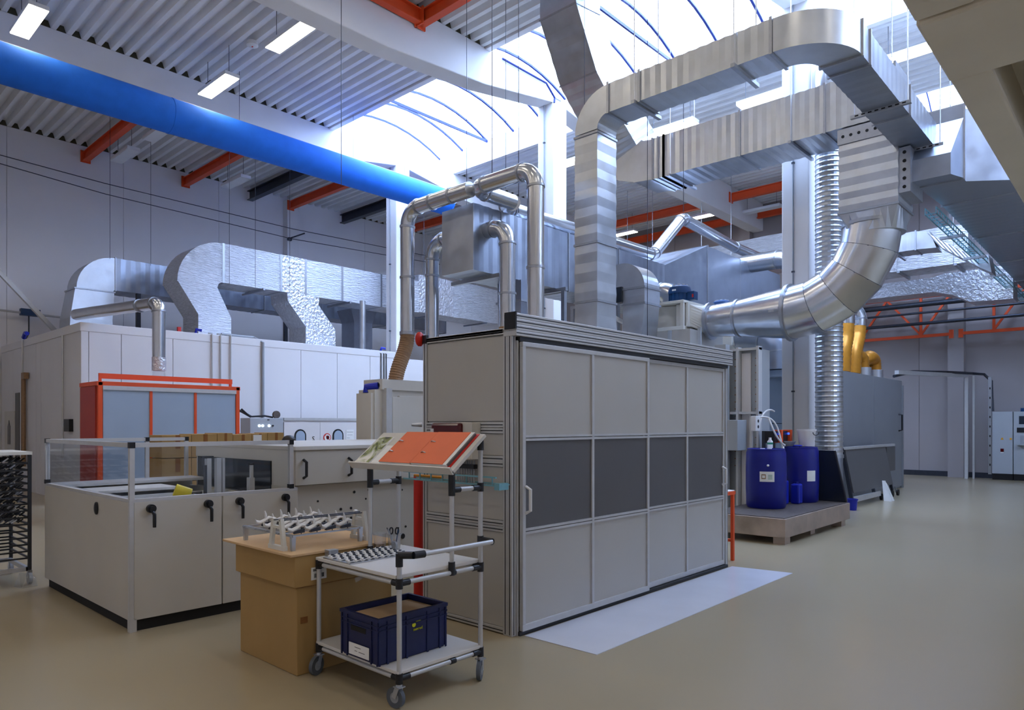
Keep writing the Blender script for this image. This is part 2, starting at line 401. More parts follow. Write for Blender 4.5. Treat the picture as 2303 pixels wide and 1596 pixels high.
for x, ya, lab in ((11.6, 22.9, 'dark grey steel purlin between two orange purlins near the long wall'), (15.3, 22.9, 'dark grey steel purlin beyond the wall pilaster, above the twin pipes')):
    t = T('roof_purlin', lab, 'steel beam', (x, ya, 9.45)); ibeam((x, ya, 9.45), (x, 17.2, 9.45), .2, .3).build('i_beam', 'dark_steel', t)

# ---------------------------------------------------------------- hanging lamps
def lamp(x, y, z, on, lab, grp=None, L=1.35, rot=False):
    t = T('ceiling_lamp', lab, 'ceiling lamp', (x, y, z), grp)
    if rot: part(t, 'housing', 'lamp_off', (x - .16, y - L / 2, z, x + .16, y + L / 2, z + .08), bevel=.01); d = (x - .15, y - L / 2 + .01, z - .012, x + .15, y + L / 2 - .01, z)
    else: part(t, 'housing', 'lamp_off', (x - L / 2, y - .16, z, x + L / 2, y + .16, z + .08), bevel=.01); d = (x - L / 2 + .01, y - .15, z - .012, x + L / 2 - .01, y + .15, z)
    part(t, 'diffuser', 'lamp_on' if on else 'lamp_off', d)
    for s in (-1, 1):
        q = (x, y + s * L * .38, z + .08) if rot else (x + s * L * .38, y, z + .08)
        wire(t, q, (q[0], q[1], ROOF), .006)
LG = 'hanging ceiling lamps'
lamp(3.46, 15.25, 9.0, True, 'lit ceiling lamp above the end of the blue duct away from the columns', LG, rot=True)
lamp(6.92, 15.1, 9.0, True, 'lit ceiling lamp hanging close above the middle of the blue duct', LG, rot=True)
lamp(6.98, 12.18, 9.0, True, 'lit ceiling lamp beside the deep white roof beam', LG, rot=True)
lamp(6.95, 20.84, 8.98, False, 'unlit lamp tray hanging beside the orange purlin above the curved bare duct', LG, rot=True)
lamp(10.0, 20.65, 8.98, False, 'unlit lamp tray between two orange purlins at the long wall', LG, rot=True)
lamp(7.0, 18.6, 8.98, False, 'unlit lamp tray just below the blue duct', LG, rot=True)
lamp(15.7, 3.5, 9.0, True, 'lit lamp above the sloping-edge duct beside the concrete gallery', LG, rot=True)
lamp(15.6, 6.48, 9.0, True, 'lit lamp hanging behind the upper overhead duct by the column', LG, rot=True)
lamp(15.6, 8.92, 9.0, True, 'lit lamp hanging over the bend of the middle duct', LG, rot=True)
lamp(15.7, 12.1, 9.0, True, 'lit lamp beside the column behind the twin steel pipes', LG, rot=True)
lamp(22.9, 15.3, 9.0, True, 'small distant lit lamp between the tall duct and the zigzag pipe', LG, rot=True)
lamp(22.9, 12.1, 9.0, True, 'small distant lit lamp just above the zigzag pipe peak', LG, rot=True)
lamp(23.6, 10.0, 9.0, False, 'distant unlit lamp under the far orange purlin', LG, rot=True)
for k, (x, y) in enumerate([(x, y) for x in (-3.5, 0, 3.5, 7) for y in (8.5, 5, 1.5, -2, -5.5)] + [(17, -2), (17, -5.5), (10.2, -3), (-3.5, 12.2), (-3.5, 15.2), (0, 12.2), (0, 15.2), (3.46, 12.2)]):
    lamp(x, y, 9.0, True, 'lit ceiling lamp hanging in the entrance side of the hall', 'entrance side lamps', rot=True)
t = T('smoke_detector', 'white round smoke detector on the ribbed ceiling between the lamps', 'detector', (7.2, 14.1, 9.6))
MB().lathe((7.2, 14.1, 9.64), [(.09, -.02), (.12, 0), (.12, .04), (.11, .08)], 16).build('body', 'white_plastic', t, smooth=40)
MB().ball((7.2, 14.1, 9.62), .018).build('indicator', 'red_paint', t)

# ---------------------------------------------------------------- end-wall truss, pipes, gallery
for y0, y1, lab in ((4.6, 12.0, 'orange lattice truss on the end wall above the portal frame'), (-4.0, 4.35, 'orange lattice truss on the end wall above the switch cabinets')):
    t = T('wall_truss', lab, 'truss', (24.9, (y0 + y1) / 2, 4.4), 'orange wall trusses')
    MB().bar((24.9, y0, 4.38), (24.9, y1, 4.38), .09).build('bottom_chord', 'orange_paint', t)
    MB().bar((24.9, y0, 5.62), (24.9, y1, 5.62), .09).build('top_chord', 'orange_paint', t)
    m = [y0 + .83, y0 + 2.6, y0 + 4.4, y0 + 6.2] if y0 > 0 else [y1 - .83, y1 - 2.7, y1 - 4.5, y1 - 6.3]
    for k, y in enumerate(m):
        if min(y0, y1) < y < max(y0, y1):
            MB().bar((24.9, y, 4.38), (24.9, y, 5.62), .07).build('vertical', 'orange_paint', t)
            for s in (-.78, .95):
                if y0 <= y + s <= y1: MB().bar((24.9, y, 4.42), (24.9, y + s, 5.58), .06).build('diagonal', 'orange_paint', t)
    for y in (y0, y1):
        for z in (4.38, 5.62): MB().box(24.84, y - .06, z - .13, 24.96, y + .06, z + .13).build('end_plate', 'orange_paint', t)
for z, r, lab in ((5.04, .035, 'thin dark pipe crossing the end wall between truss chords'), (4.71, .05, 'dark steel pipe crossing the lower truss on the end wall'), (5.3, .08, 'grey pipe crossing the end wall just under the upper truss chord')):
    tag(MB().cyl((24.35, 9, z), (24.35, -2, z), r, n=10).build('wall_pipe', 'dark_steel', smooth=40), lab, 'pipe', 'pipes across the end wall')
g = T('concrete_gallery', 'beige concrete gallery underside with deep edge rib overhead', 'gallery', (9.0, 0, 4.0))
part(g, 'edge_beam', 'concrete_beige', (5.68, .81, 4.0, 20, 1.06, 4.75), bevel=.02)
part(g, 'cross_beam', 'concrete_beige', (4.73, -5, 3.985, 5.66, 1.06, 4.7), bevel=.02)
part(g, 'front_rib', 'concrete_beige', (3.2, .75, 4.0, 4.71, 1.06, 4.7), bevel=.02)
part(g, 'floor_slab', 'concrete_beige', (3.2, -5, 4.35, 20, 1.04, 4.65))
for y in (-.1, -1.3): part(g, 'inner_rib', 'concrete_beige', (5.68, y, 4.02, 20, y + .7, 4.4), bevel=.02)
part(g, 'support_pier', 'concrete_beige', (19.0, -1.2, 0, 19.6, -.6, 4.1))
# ================================================================ DUCTWORK
ux, uy, uz = V((1, 0, 0)), V((0, 1, 0)), V((0, 0, 1))
# blue fabric air duct
t = T('fabric_duct', 'long round bright blue fabric air duct under the roof beams', 'air duct', (5, 15.5, 8.2))
for a, b in ((X0 + .1, 6.05), (6.09, 14.0)):
    MB().cyl((a, 15.5, 8.2), (b, 15.5, 8.2), .365, n=32).build('fabric_section', 'blue_fabric', t, smooth=40)
for x in (6.07, 13.98): MB().cyl((x - .03, 15.5, 8.2), (x + .03, 15.5, 8.2), .372, n=32).build('seam_band', 'blue_fabric', t, smooth=40)
MB().bar((X0, 15.5, 8.585), (14.0, 15.5, 8.585), .03).build('carrier_rail', 'alu', t)
for x in (3.0, 7.6, 10.7, 12.4): wire(t, (x, 15.5, 8.58), (x, 15.5, ROOF))
t = T('vent_pipe', 'blue round duct with a white elbow behind the column', 'air duct', (17.5, 15.2, 8.0))
pipe(t, [(16.6, 14.9, 7.2), (16.6, 14.9, 8.05), (21.5, 14.9, 8.05)], .33, .5, 'blue_fabric', clamps=False, sect='fabric_section', elb='fabric_elbow')
MB().tube([(16.6, 14.9, 7.6), (16.6, 14.9, 7.9), (16.72, 14.9, 8.1)], .345, 20).build('white_cuff', 'white_plastic', t, smooth=40)

# upper duct: riser, long overhead run, round corner, run away from it
t = T('galvanised_duct', 'galvanised rectangular duct rising behind the panelled booth and crossing overhead', 'duct', (8.03, 5.8, 2.2))
hx, hy = .225, .19
zc = 6.165
for a, b in ((2.25, 3.3), (3.3, 4.1), (4.1, 5.6)):
    k = 1.25 if b == 3.3 else 1.0
    if b == 3.3: MB().loft([rect((8.03, 5.79, 2.25), ux * hx * 1.28, uy * hy * 1.2), rect((8.03, 5.79, 3.1), ux * hx * 1.02, uy * hy), rect((8.03, 5.79, b), ux * hx, uy * hy)]).build('duct_section', 'galv', t)
    else: duct((8.03, 5.79, a), (8.03, 5.79, b), ux * hx, uy * hy, .25).build('duct_section', 'galv', t)
    flange(t, (8.03, 5.79, b), ux * hx, uy * hy, uz, .03, .015)
rect_elbow((8.03, 5.79 - .19 - .17, 5.635), uy, uz, .36, .19, ux * hx, 0, pi / 2, 10).build('elbow', 'galv', t)
zc = 5.635 + .36
flange(t, (8.03, 5.42, zc), ux * hx, uz * .19, uy)
duct((8.03, 5.42, zc), (8.03, 4.95, zc), ux * hx, uz * .19, .2).build('duct_section', 'galv', t)
flange(t, (8.03, 4.93, zc), ux * hx, uz * .19, uy)
duct((8.03, 4.93, zc), (8.03, 3.2, zc), ux * hx, uz * .19, .16).build('duct_section', 'galv', t)
flange(t, (8.03, 3.2, zc), ux * hx, uz * .19, uy)
# horizontal corner: from heading -Y to heading +X
cc = V((8.03 + .50, 3.18, zc)); rect_elbow(cc, -ux, -uy, .50, .225, uz * .19, 0, pi / 2, 12).build('corner_elbow', 'galv', t, smooth=30)
yc = 3.18 - .50
for a, b in ((8.53, 8.82), (8.82, 10.62), (10.62, 12.2)):
    duct((a, yc, zc), (b, yc, zc), uy * .225, uz * .19, .2, .004).build('duct_section', 'galv_dark', t)
    flange(t, (a + .01, yc, zc), uy * .225, uz * .19, ux)
def strut(th, p, q, rods=True):
    p = V(p); q = V(q); o = MB().bar(p, q, .05, .045).build('strut_channel', 'flange', th)
    n = int((q - p).length / .08); d = (q - p) / n; sd = (q - p).normalized().cross(uz) * .0265
    h = MB()
    for i in range(1, n): c = p + d * i; h.bar(c - sd - d * .28, c - sd + d * .28, .003, .018)
    h.build('slot_row', 'black_rubber', o)
    if rods:
        for e in (p.lerp(q, .06), p.lerp(q, .94)): wire(th, e, (e.x, e.y, ROOF), .007, 'threaded_rod', 'steel_zinc')
strut(t, (7.72, 4.98, zc - .215), (8.4, 4.98, zc - .215)); strut(t, (7.72, 3.62, zc - .215), (8.42, 3.62, zc - .215))
strut(t, (10.15, 2.32, zc - .215), (10.15, 3.06, zc - .215)); strut(t, (12.0, 2.32, zc - .215), (12.0, 3.06, zc - .215))

# middle duct: slants down from the skylight, runs level to the drop box
t = T('galvanised_duct', 'galvanised rectangular duct slanting down from the skylight and running level in mid air', 'duct', (12.1, 5.4, 6.3))
sx = ux * .42
SR = [((10.35, 8.05, 9.9), (.36, 0, 0), (0, .42, 0)), ((10.35, 8.05, 9.2), (.36, 0, .05), (0, .42, 0)), ((10.9, 8.05, 8.4), (.3, 0, .26), (0, .43, 0)), ((11.5, 7.95, 7.75), (.3, 0, .26), (0, .43, 0)),
      ((12.0, 7.82, 7.12), (.33, 0, .22), (0, .38, -.15)), ((12.1, 7.62, 6.88), (.4, 0, .08), (0, .27, -.33)), ((12.12, 7.4, 6.72), (.42, 0, 0), (0, .1, -.38)), ((12.12, 7.12, 6.69), (.42, 0, 0), (0, 0, -.385))]
def slope_run(a, b, n):
    rings = []
    for k in range(2 * n + 1):
        f = k / (2 * n); g = 1.012 if k % 2 else 1.0
        rings.append(rect(V(SR[a][0]).lerp(V(SR[b][0]), f), V(SR[a][1]).lerp(V(SR[b][1]), f) * g, V(SR[a][2]).lerp(V(SR[b][2]), f) * g))
    return MB().loft(rings)
slope_run(0, 1, 2).build('duct_section', 'galv', t)
for a in (1, 2, 3):
    slope_run(a, a + 1, 4).build('sloping_section', 'galv', t); flange(t, SR[a][0], SR[a][1], SR[a][2], V(SR[a + 1][0]) - V(SR[a - 1][0]), .03, .016)
MB().loft([rect(*r) for r in SR[4:]]).build('bent_section', 'galv', t, smooth=30)
for y in (7.1, 6.98, 6.86): flange(t, (12.12, y, 6.69), sx, uz * .385, uy)
for a, b in ((7.12, 6.86), (6.86, 5.35), (5.35, 3.92), (3.92, 2.9)):
    duct((12.12, a, 6.69), (12.12, b, 6.69), sx, uz * .385, .165, .008).build('duct_section', 'galv', t)
    flange(t, (12.12, b, 6.69), sx, uz * .385, uy)
for y in (6.7, 4.45): strut(t, (11.6, y, 6.27), (12.66, y, 6.27))
# vertical drop box and transition to round
t = T('drop_duct', 'upright galvanised duct box above the big round elbow', 'duct', (12.12, 3.28, 4.7))
part(t, 'perforated_collar', 'flange', (11.68, 2.85, 6.03, 12.56, 3.72, 6.27))
for i in range(7): y = 2.93 + i * .118; MB().cyl((11.676, y, 6.15), (11.684, y, 6.15), .024, n=10).build('punched_hole', 'black_rubber', t)
for i, (a, b) in enumerate(((6.03, 5.83), (5.83, 5.6), (5.6, 5.36), (5.36, 5.16), (5.16, 4.95))):
    MB().loft([rect((12.12, 3.28, a), ux * .42, uy * .42), rect((12.12, 3.28, (a + b) / 2), ux * .432, uy * .432), rect((12.12, 3.28, b), ux * .42, uy * .42)]).build('duct_band', 'galv', t)
flange(t, (12.12, 3.28, 4.95), ux * .42, uy * .42, uz)
N = 32
sq = []; rd = []
for j in range(N):
    a = 2 * pi * j / N + pi / 4; c_, s_ = cos(a), sin(a); k = .42 / max(abs(c_), abs(s_)); sq.append(V((12.12 + c_ * k, 3.28 + s_ * k, 4.94))); rd.append(V((12.12 + c_ * .43, 3.28 + s_ * .43, 4.62)))
MB().loft([sq, rd]).build('square_to_round', 'galv', t)
part(t, 'side_collar', 'flange', (11.74, 2.7, 5.1, 12.5, 2.86, 5.78))
for i in range(5): MB().cyl((11.735, 2.78, 5.18 + i * .13), (11.742, 2.78, 5.18 + i * .13), .026, n=10).build('punched_hole', 'black_rubber', t)
# plenum and wide duct running to the end wall
t = T('wide_duct', 'very wide dark galvanised duct above the gallery running to the end wall', 'duct', (18, 2, 5.3))
MB().loft([rect((11.85, 2.45, 5.42), uy * .25, uz * .16), rect((12.3, 2.42, 5.75), uy * .3, uz * .45)]).build('inlet_hood', 'galv_dark', t)
flange(t, (12.32, 2.42, 5.85), uy * .3, uz * .55, ux)
MB().loft([rect((12.3, 2.42, 5.85), uy * .3, uz * .55), rect((12.5, 2.42, 5.85), uy * .3, uz * .55), rect((13.6, 1.65, 5.85), uy * 1.0, uz * .55)]).build('transition', 'galv_dark', t)
for a, b in ((13.6, 16.4), (16.4, 19.2), (19.2, 22), (22, 24.9)):
    duct((a, 1.65, 5.85), (b, 1.65, 5.85), uy * 1.0, uz * .55, .23).build('duct_section', 'galv_dark', t); flange(t, (a + .02, 1.65, 5.85), uy * 1.0, uz * .55, ux)
for x in (14.5, 17.5, 20.5): 
    for y in (.6, 2.7): wire(t, (x, y, 5.3), (x, y, ROOF), .008, 'threaded_rod', 'steel_zinc')
t = T('cable_tray', 'wire cable tray hung along the lower edge of the wide duct', 'cable tray', (18.5, 2.72, 5.2))
for s in (0, .16):
    for z in (5.14, 5.24): MB().bar((13.4, 2.70 + s, z), (24.5, 2.70 + s, z), .016).build('side_wire', 'turquoise', t)
m = MB()
for i in range(56): x = 13.4 + i * .2; m.bar((x, 2.7, 5.14), (x, 2.86, 5.14), .012); m.bar((x, 2.7, 5.14), (x, 2.7, 5.24), .012); m.bar((x, 2.86, 5.14), (x, 2.86, 5.24), .012)
m.build('cross_wires', 'turquoise', t, kind='stuff')
for x in (15.2, 17.4, 19.8): MB().bar((x, 2.6, 5.11), (x, 3.0, 5.11), .05).build('bracket', 'steel_zinc', t)

# big round elbow from the fan up to the drop box
t = T('round_duct', 'large shiny round segmented duct elbow below the drop box', 'duct', (12.12, 4.6, 3.0))
zc = 3.53; R_ = 1.28; yc = 4.6; zt = zc + R_
def gore(a0, a1, n=3): 
    return [V((12.12, yc - R_ * sin(a0 + (a1 - a0) * i / n), zt - R_ * cos(a0 + (a1 - a0) * i / n))) for i in range(n + 1)]
G = 5
for i in range(G):
    a0 = pi / 2 * i / G; a1 = pi / 2 * (i + 1) / G
    p = gore(a0, a1, 1); d0 = V((0, -cos(a0), sin(a0))); d1 = V((0, -cos(a1), sin(a1))); rr = .455 - .022 * i / G
    rings = []
    for q, d in ((p[0], d0), (p[1], d1)):
        b = d.cross(ux); rings.append([q + (ux * cos(2 * pi * j / 36) + b * sin(2 * pi * j / 36)) * rr for j in range(36)])
    MB().loft(rings).build('elbow_segment', 'galv_round', t, smooth=40)
    if i: ring(t, p[0], d0, rr, .012, .004, 'dark_steel', 'seam')
ring(t, (12.12, yc + .02, zc), uy, .455, .05, .04, name='clamp'); ring(t, (12.12, yc - R_, zt - .02), uz, .433, .05, .03)
MB().cyl((12.12, 5.55, zc), (12.12, 4.6, zc), .325, .455, n=36).build('cone', 'galv_round', t, smooth=40)
MB().cyl((12.12, 6.1, zc), (12.12, 5.55, zc), .29, .325, n=36).build('pipe_section', 'galv_round', t, smooth=40)
ring(t, (12.12, 6.1, zc), uy, .30, .04, .05); ring(t, (12.12, 5.55, zc), uy, .33, .04, .02)
MB().box(11.68, 4.74, zc - .02, 11.72, 4.84, zc + .02).build('latch', 'steel_zinc', t)

# twin blowers on the filter house
def motor(th, c, s=1):
    c = V(c)
    mo = MB().lathe(c, [(.19 * s, 0), (.2 * s, .02 * s), (.2 * s, .2 * s)], 20).build('motor', 'motor_blue', th, smooth=40)
    f = MB()
    for i in range(16): a = 2 * pi * i / 16; f.bar(c + V((.2 * s * cos(a), .2 * s * sin(a), .02)), c + V((.2 * s * cos(a), .2 * s * sin(a), .2 * s)), .012, .03)
    f.build('cooling_fins', 'motor_blue', mo)
    MB().lathe(c + V((0, 0, .2 * s)), [(.22 * s, 0), (.225 * s, .05 * s), (.2 * s, .13 * s), (.12 * s, .18 * s)], 20).build('fan_cowl', 'motor_blue', mo, smooth=40)
    g = MB()
    for i in range(9): a = 2 * pi * i / 9; g.lathe(c + V((.12 * s * cos(a), .12 * s * sin(a), .37 * s)), [(.03 * s, -.01), (.034 * s, .01), (.02 * s, .012)], 8)
    g.build('cowl_grille', 'white_plastic', mo)
    MB().box(c.x - .08 * s, c.y - .34 * s, c.z + .06 * s, c.x + .08 * s, c.y - .19 * s, c.z + .22 * s).build('terminal_box', 'motor_blue', mo, bevel=.008)
    MB().box(c.x - .085 * s, c.y - .33 * s, c.z + .1 * s, c.x - .08 * s, c.y - .30 * s, c.z + .16 * s).build('red_switch', 'red_paint', mo)
    MB().box(c.x - .228 * s, c.y - .04 * s, c.z + .24 * s, c.x - .22 * s, c.y + .04 * s, c.z + .27 * s).build('name_plate', 'paper', mo)
t = T('blower', 'cream blower housing with blue motor feeding the big round elbow', 'blower', (12.12, 6.9, 3.36), 'blowers on the filter house')
part(t, 'base_plate', 'cream_metal', (11.62, 6.4, 3.36, 12.64, 7.4, 3.43), bevel=.005); part(t, 'top_plate', 'cream_metal', (11.62, 6.4, 3.86, 12.64, 7.4, 3.91), bevel=.005)
for x, y in ((11.66, 6.44), (12.6, 6.44), (11.66, 7.36), (12.6, 7.36)): part(t, 'corner_post', 'cream_metal', (x - .03, y - .03, 3.43, x + .03, y + .03, 3.86))
sc = []
for i in range(25):
    a = 2 * pi * i / 24; r = .30 + .13 * i / 24; sc.append((12.12 - r * sin(a) * 1.0, 6.93 + r * cos(a)))
MB().prism(sc[:-1], 'z', 3.44, 3.85).build('scroll', 'cream_metal', t, smooth=30)
MB().loft([rect((12.12, 6.6, 3.645), ux * .4, uz * .2), rect((12.12, 6.38, 3.645), ux * .36, uz * .2)]).build('outlet', 'cream_metal', t)
part(t, 'bolt_frame', 'cream_metal', (11.72, 6.36, 3.42, 12.52, 6.4, 3.87))
sq = []; rd = []
for j in range(N):
    a = 2 * pi * j / N + pi / 4; c_, s_ = cos(a), sin(a); k = 1 / max(abs(c_), abs(s_)); sq.append(V((12.12 + c_ * k * .34, 6.37, 3.64 + s_ * k * .2))); rd.append(V((12.12 + c_ * .29, 6.12, 3.53 + s_ * .29)))
MB().loft([sq, rd]).build('square_to_round', 'cream_metal', t)
motor(t, (12.12, 6.75, 3.91), 1.0)
t = T('blower', 'second blower with blue motor partly hidden behind the round duct', 'blower', (13.75, 6.7, 3.2), 'blowers on the filter house')
part(t, 'housing', 'cream_metal', (13.4, 6.3, 3.2, 14.2, 7.0, 3.82), bevel=.01)
motor(t, (13.75, 6.68, 3.84), .95)
t = T('round_duct', 'lower round grey duct behind the cone of the big elbow', 'duct', (13.7, 5.9, 3.1))
pipe(t, [(13.75, 6.32, 3.42), (13.75, 5.55, 3.3), (13.75, 5.55, 2.69)], .27, .3, 'galv_dark')

# filter house below the blowers
t = T('filter_house', 'tall steel filter house with bolted frames beneath the blowers', 'filter house', (12.2, 6.2, 0))
part(t, 'body', 'grey_cabinet', (11.34, 5.65, .05, 12.85, 7.6, 2.86)); part(t, 'end_section', 'grey_cabinet', (11.34, 4.82, .05, 11.7, 5.65, 2.86))
part(t, 'upper_body', 'panel_greige', (11.5, 6.2, 2.86, 12.8, 7.6, 3.34))
part(t, 'plinth', 'dark_steel', (11.4, 5.7, 0, 12.8, 7.55, .05), (11.4, 4.85, 0, 11.65, 5.7, .05))
for y in (4.82, 5.17, 5.38, 6.0, 6.6, 7.2): part(t, 'frame_upright', 'grey_light', (11.2, y - .02, .05, 11.34, y + .02, 2.9))
for z in (.1, 1.8, 2.86): part(t, 'frame_rail', 'grey_light', (11.22, 4.8, z - .02, 11.34, 7.58, z + .02))
for y in (6.0, 6.6): part(t, 'upper_rib', 'grey_cabinet', (11.46, y - .03, 2.88, 11.5, y + .03, 3.34))
b = MB()
for y in (4.9, 5.26): 
    for i in range(16): b.box(11.325, y - .01, .9 + i * .12, 11.34, y + .01, .918 + i * .12)
b.build('bolts', 'hose_brown', t, kind='stuff')
part(t, 'side_panel', 'panel_white', (11.31, 4.98, .2, 11.34, 5.14, 2.8))
part(t, 'corner_column', 'grey_cabinet', (11.05, 5.3, .4, 11.2, 5.5, 2.95))
t = T('junction_box', 'light grey electrical box mounted at the booth end near the barrels', 'electrical box', (11.0, 5.15, 1.2))
part(t, 'body', 'grey_cabinet', (10.85, 5.0, 1.18, 11.2, 5.3, 1.68), bevel=.008)
for z in (1.28, 1.58): part(t, 'hinge', 'black_plastic', (10.84, 5.27, z - .015, 10.85, 5.285, z + .015))
t = T('process_cabinet', 'blue-grey tall cabinet with overhanging shelf beside the column', 'cabinet', (14.4, 5.8, 0))
part(t, 'body', 'cabinet_blue', (13.95, 5.25, 0, 15.05, 6.4, 2.55)); part(t, 'roof_shelf', 'cabinet_blue', (13.6, 5.2, 2.55, 15.1, 6.5, 2.68), bevel=.01)
for z in (1.35, 1.62): part(t, 'door_gap', 'black_rubber', (13.945, 5.3, z, 13.95, 6.3, z + .012))
part(t, 'lock', 'black_plastic', (13.935, 5.45, 1.15, 13.95, 5.48, 1.23)); part(t, 'top_drum', 'galv_dark', (14.1, 5.3, 2.68, 15.0, 6.2, 2.95))
MB().tube([(13.9, 5.42, 2.5), (13.9, 5.42, 1.7), (13.9, 5.4, 1.66)], .03, 8).build('side_pipe', 'grey_plastic', t)

# rectangular exhaust duct along the line and its branch pipes
t = T('exhaust_duct', 'boxy galvanised exhaust duct with blunt end beside the twin steel pipes', 'duct', (9.5, 7.9, 3.94))
yN, hN = 7.88, .35
part(t, 'end_cap', 'galv', (7.33, yN - hN, 3.93, 7.35, yN + hN, 4.93))
for a, b in ((7.35, 7.95), (7.95, 8.7), (8.7, 9.65), (9.65, 11.2), (11.2, 12.9)):
    duct((a, yN, 4.43), (b, yN, 4.43), uy * hN, uz * .5, .2).build('duct_section', 'galv_dark', t)
    if a > 7.4: flange(t, (a, yN, 4.43), uy * hN, uz * .5, ux, .04, .014)
MB().loft([rect((12.9, yN, 4.43), uy * hN, uz * .5), rect((14.3, 7.95, 4.75), uy * .65, uz * .8)]).build('hopper', 'galv_dark', t)
flange(t, (14.32, 7.95, 4.75), uy * .65, uz * .8, ux)
duct((14.32, 7.95, 4.75), (16.0, 7.95, 4.75), uy * .65, uz * .8, .85, .003).build('chamber', 'galv_dark', t); duct((16.0, 7.95, 4.75), (18.4, 7.95, 4.75), uy * .65, uz * .8, .8, .003).build('chamber', 'galv_dark', t)
flange(t, (16.0, 7.95, 4.75), uy * .65, uz * .8, ux, .03, .008)
for x in (7.75, 9.3, 10.9): MB().bar((x, 7.3, 3.89), (x, 8.45, 3.89), .06).build('support_channel', 'flange', t)
for x in (9.3, 10.9):
    for y in (7.36, 8.4): MB().bar((x, y, 0), (x, y, 3.87), .07).build('support_post', 'flange', t)
for x in (7.6, 8.2): wire(t, (x, 7.4, 4.95), (x, 7.4, ROOF), .006)
RP = .113
t = T('steel_pipe', 'steel pipe bridging from the brown flexible hose to the high pipe junction', 'pipe', (7.1, 8.8, 3.0), 'steel extraction pipes')
pipe(t, [(7.1, 8.8, 3.02), (7.1, 8.8, 5.03), (7.1, 7.35, 5.03)], RP, .27)
ring(t, (7.1, 8.8, 3.95), uz, RP); ring(t, (7.1, 8.8, 3.06), uz, RP, .05); ring(t, (7.1, 8.2, 5.03), uy, RP); ring(t, (7.1, 7.75, 5.03), uy, RP)
hs = MB(); pts = []; rs = []
for i in range(45):
    f = i / 44; pts.append(V((7.1 - .22 * (f ** 2 * (3 - 2 * f)), 8.8 + .02 * f * f, 3.04 - .78 * f))); rs.append(RP * (1.06 if i % 2 else .97))
hs.tube(pts, rs, 20).build('flexible_hose', 'hose_brown', t, label='brown ribbed flexible hose')
t = T('steel_pipe', 'tallest arched steel pipe dropping behind the panelled booth', 'pipe', (7.1, 6.1, 2.2), 'steel extraction pipes')
pipe(t, [(7.1, 6.1, 2.3), (7.1, 6.1, 5.03), (7.1, 7.3, 5.03), (7.95, 7.3, 5.03)], RP * 1.02, .25)
for z in (3.7, 2.98): ring(t, (7.1, 6.1, z), uz, RP * 1.02)
t = T('steel_pipe', 'long steel pipe running on top of the exhaust duct with a raised zigzag', 'pipe', (12, 7.9, 5.1), 'steel extraction pipes')
pipe(t, [(7.95, 7.3, 5.03), (8.3, 7.78, 5.12), (12.95, 7.85, 5.2), (14.2, 7.85, 6.25), (16.9, 7.85, 6.1), (18.4, 7.6, 5.95), (19.5, 6.6, 5.9), (19.5, 6.6, 4.6)], RP * 1.12, .3)
for x in (8.7, 10.1, 10.45, 11.6): ring(t, (x, 7.8 + (x - 8.3) * .015, 5.12 + (x - 8.3) * .017), ux, RP * 1.12, .02)
t = T('steel_pipe', 'thick steel pipe leaving the exhaust chamber and bending down by the column', 'pipe', (17.5, 6.9, 5.0), 'steel extraction pipes')
pipe(t, [(16.6, 7.5, 5.55), (16.6, 6.2, 5.55), (16.6, 6.2, 3.2)], .22, .45)
t = T('steel_pipe', 'short bent steel pipe from the side of the exhaust duct down to the booth', 'pipe', (7.6, 7.1, 2.2), 'steel extraction pipes')
pipe(t, [(7.62, 7.54, 4.57), (7.62, 7.1, 4.57), (7.62, 7.1, 2.3)], .122, .28)
for z in (3.55,): ring(t, (7.62, 7.1, z), uz, .122)
MB().cyl((7.62, 7.1, 2.95), (7.62, 7.1, 3.05), .128, n=24).build('copper_collar', 'hose_brown', t, smooth=40)
t = T('steel_pipe', 'steel pipe tucked behind the blunt duct end, dropping to the line', 'pipe', (7.6, 8.75, 2.2), 'steel extraction pipes')
pipe(t, [(7.6, 8.2, 4.6), (7.6, 8.78, 4.6), (7.6, 8.78, 2.5)], RP, .28)
for z in (4.05, 3.0, 2.9): ring(t, (7.6, 8.78, z), uz, RP)
t = T('branch_duct', 'square-cheeked duct branch with curved top beside the blue motor', 'duct', (10.75, 6.6, 3.0))
rect_elbow((10.75, 7.0, 4.0), -uy, uz, .25, .22, ux * .25, 0, pi / 2, 10).build('curved_top', 'galv', t)
MB().loft([rect((10.75, 7.0, 4.25), ux * .25, uz * .22), rect((10.75, 7.54, 4.25), ux * .25, uz * .22)]).build('duct_section', 'galv', t)
flange(t, (10.75, 6.75, 4.0), ux * .25, uy * .22, uz); duct((10.75, 6.75, 4.0), (10.75, 6.75, 3.72), ux * .25, uy * .22, .3).build('duct_section', 'galv', t); flange(t, (10.75, 6.75, 3.72), ux * .25, uy * .22, uz)
MB().loft([rect((10.75, 6.75, 3.72), ux * .25, uy * .22), rect((10.85, 6.85, 3.2), ux * .25, uy * .2), rect((10.85, 6.85, 2.6), ux * .25, uy * .2)]).build('offset_section', 'galv', t)
part(t, 'damper_box', 'glass_dark', (10.45, 6.97, 3.78, 10.6, 7.1, 4.05))
t = T('steel_pipe', 'bright curved steel elbow behind the blue motor', 'pipe', (12.4, 7.0, 3.3), 'steel extraction pipes')
pipe(t, [(12.4, 7.55, 4.25), (12.4, 6.98, 4.25), (12.4, 6.98, 3.9)], .2, .32)
t = T('service_frame', 'white steel service frame standing behind the panelled booth', 'frame', (10.6, 7.4, 0))
for x, y in ((9.9, 6.9), (11.05, 7.3)): MB().bar((x, y, 0), (x, y, 3.55), .07).build('upright', 'white_plastic', t)
for z in (3.5, 3.1, 2.75): MB().bar((9.9, 6.9, z), (11.05, 7.3, z), .06).build('rail', 'white_plastic', t)
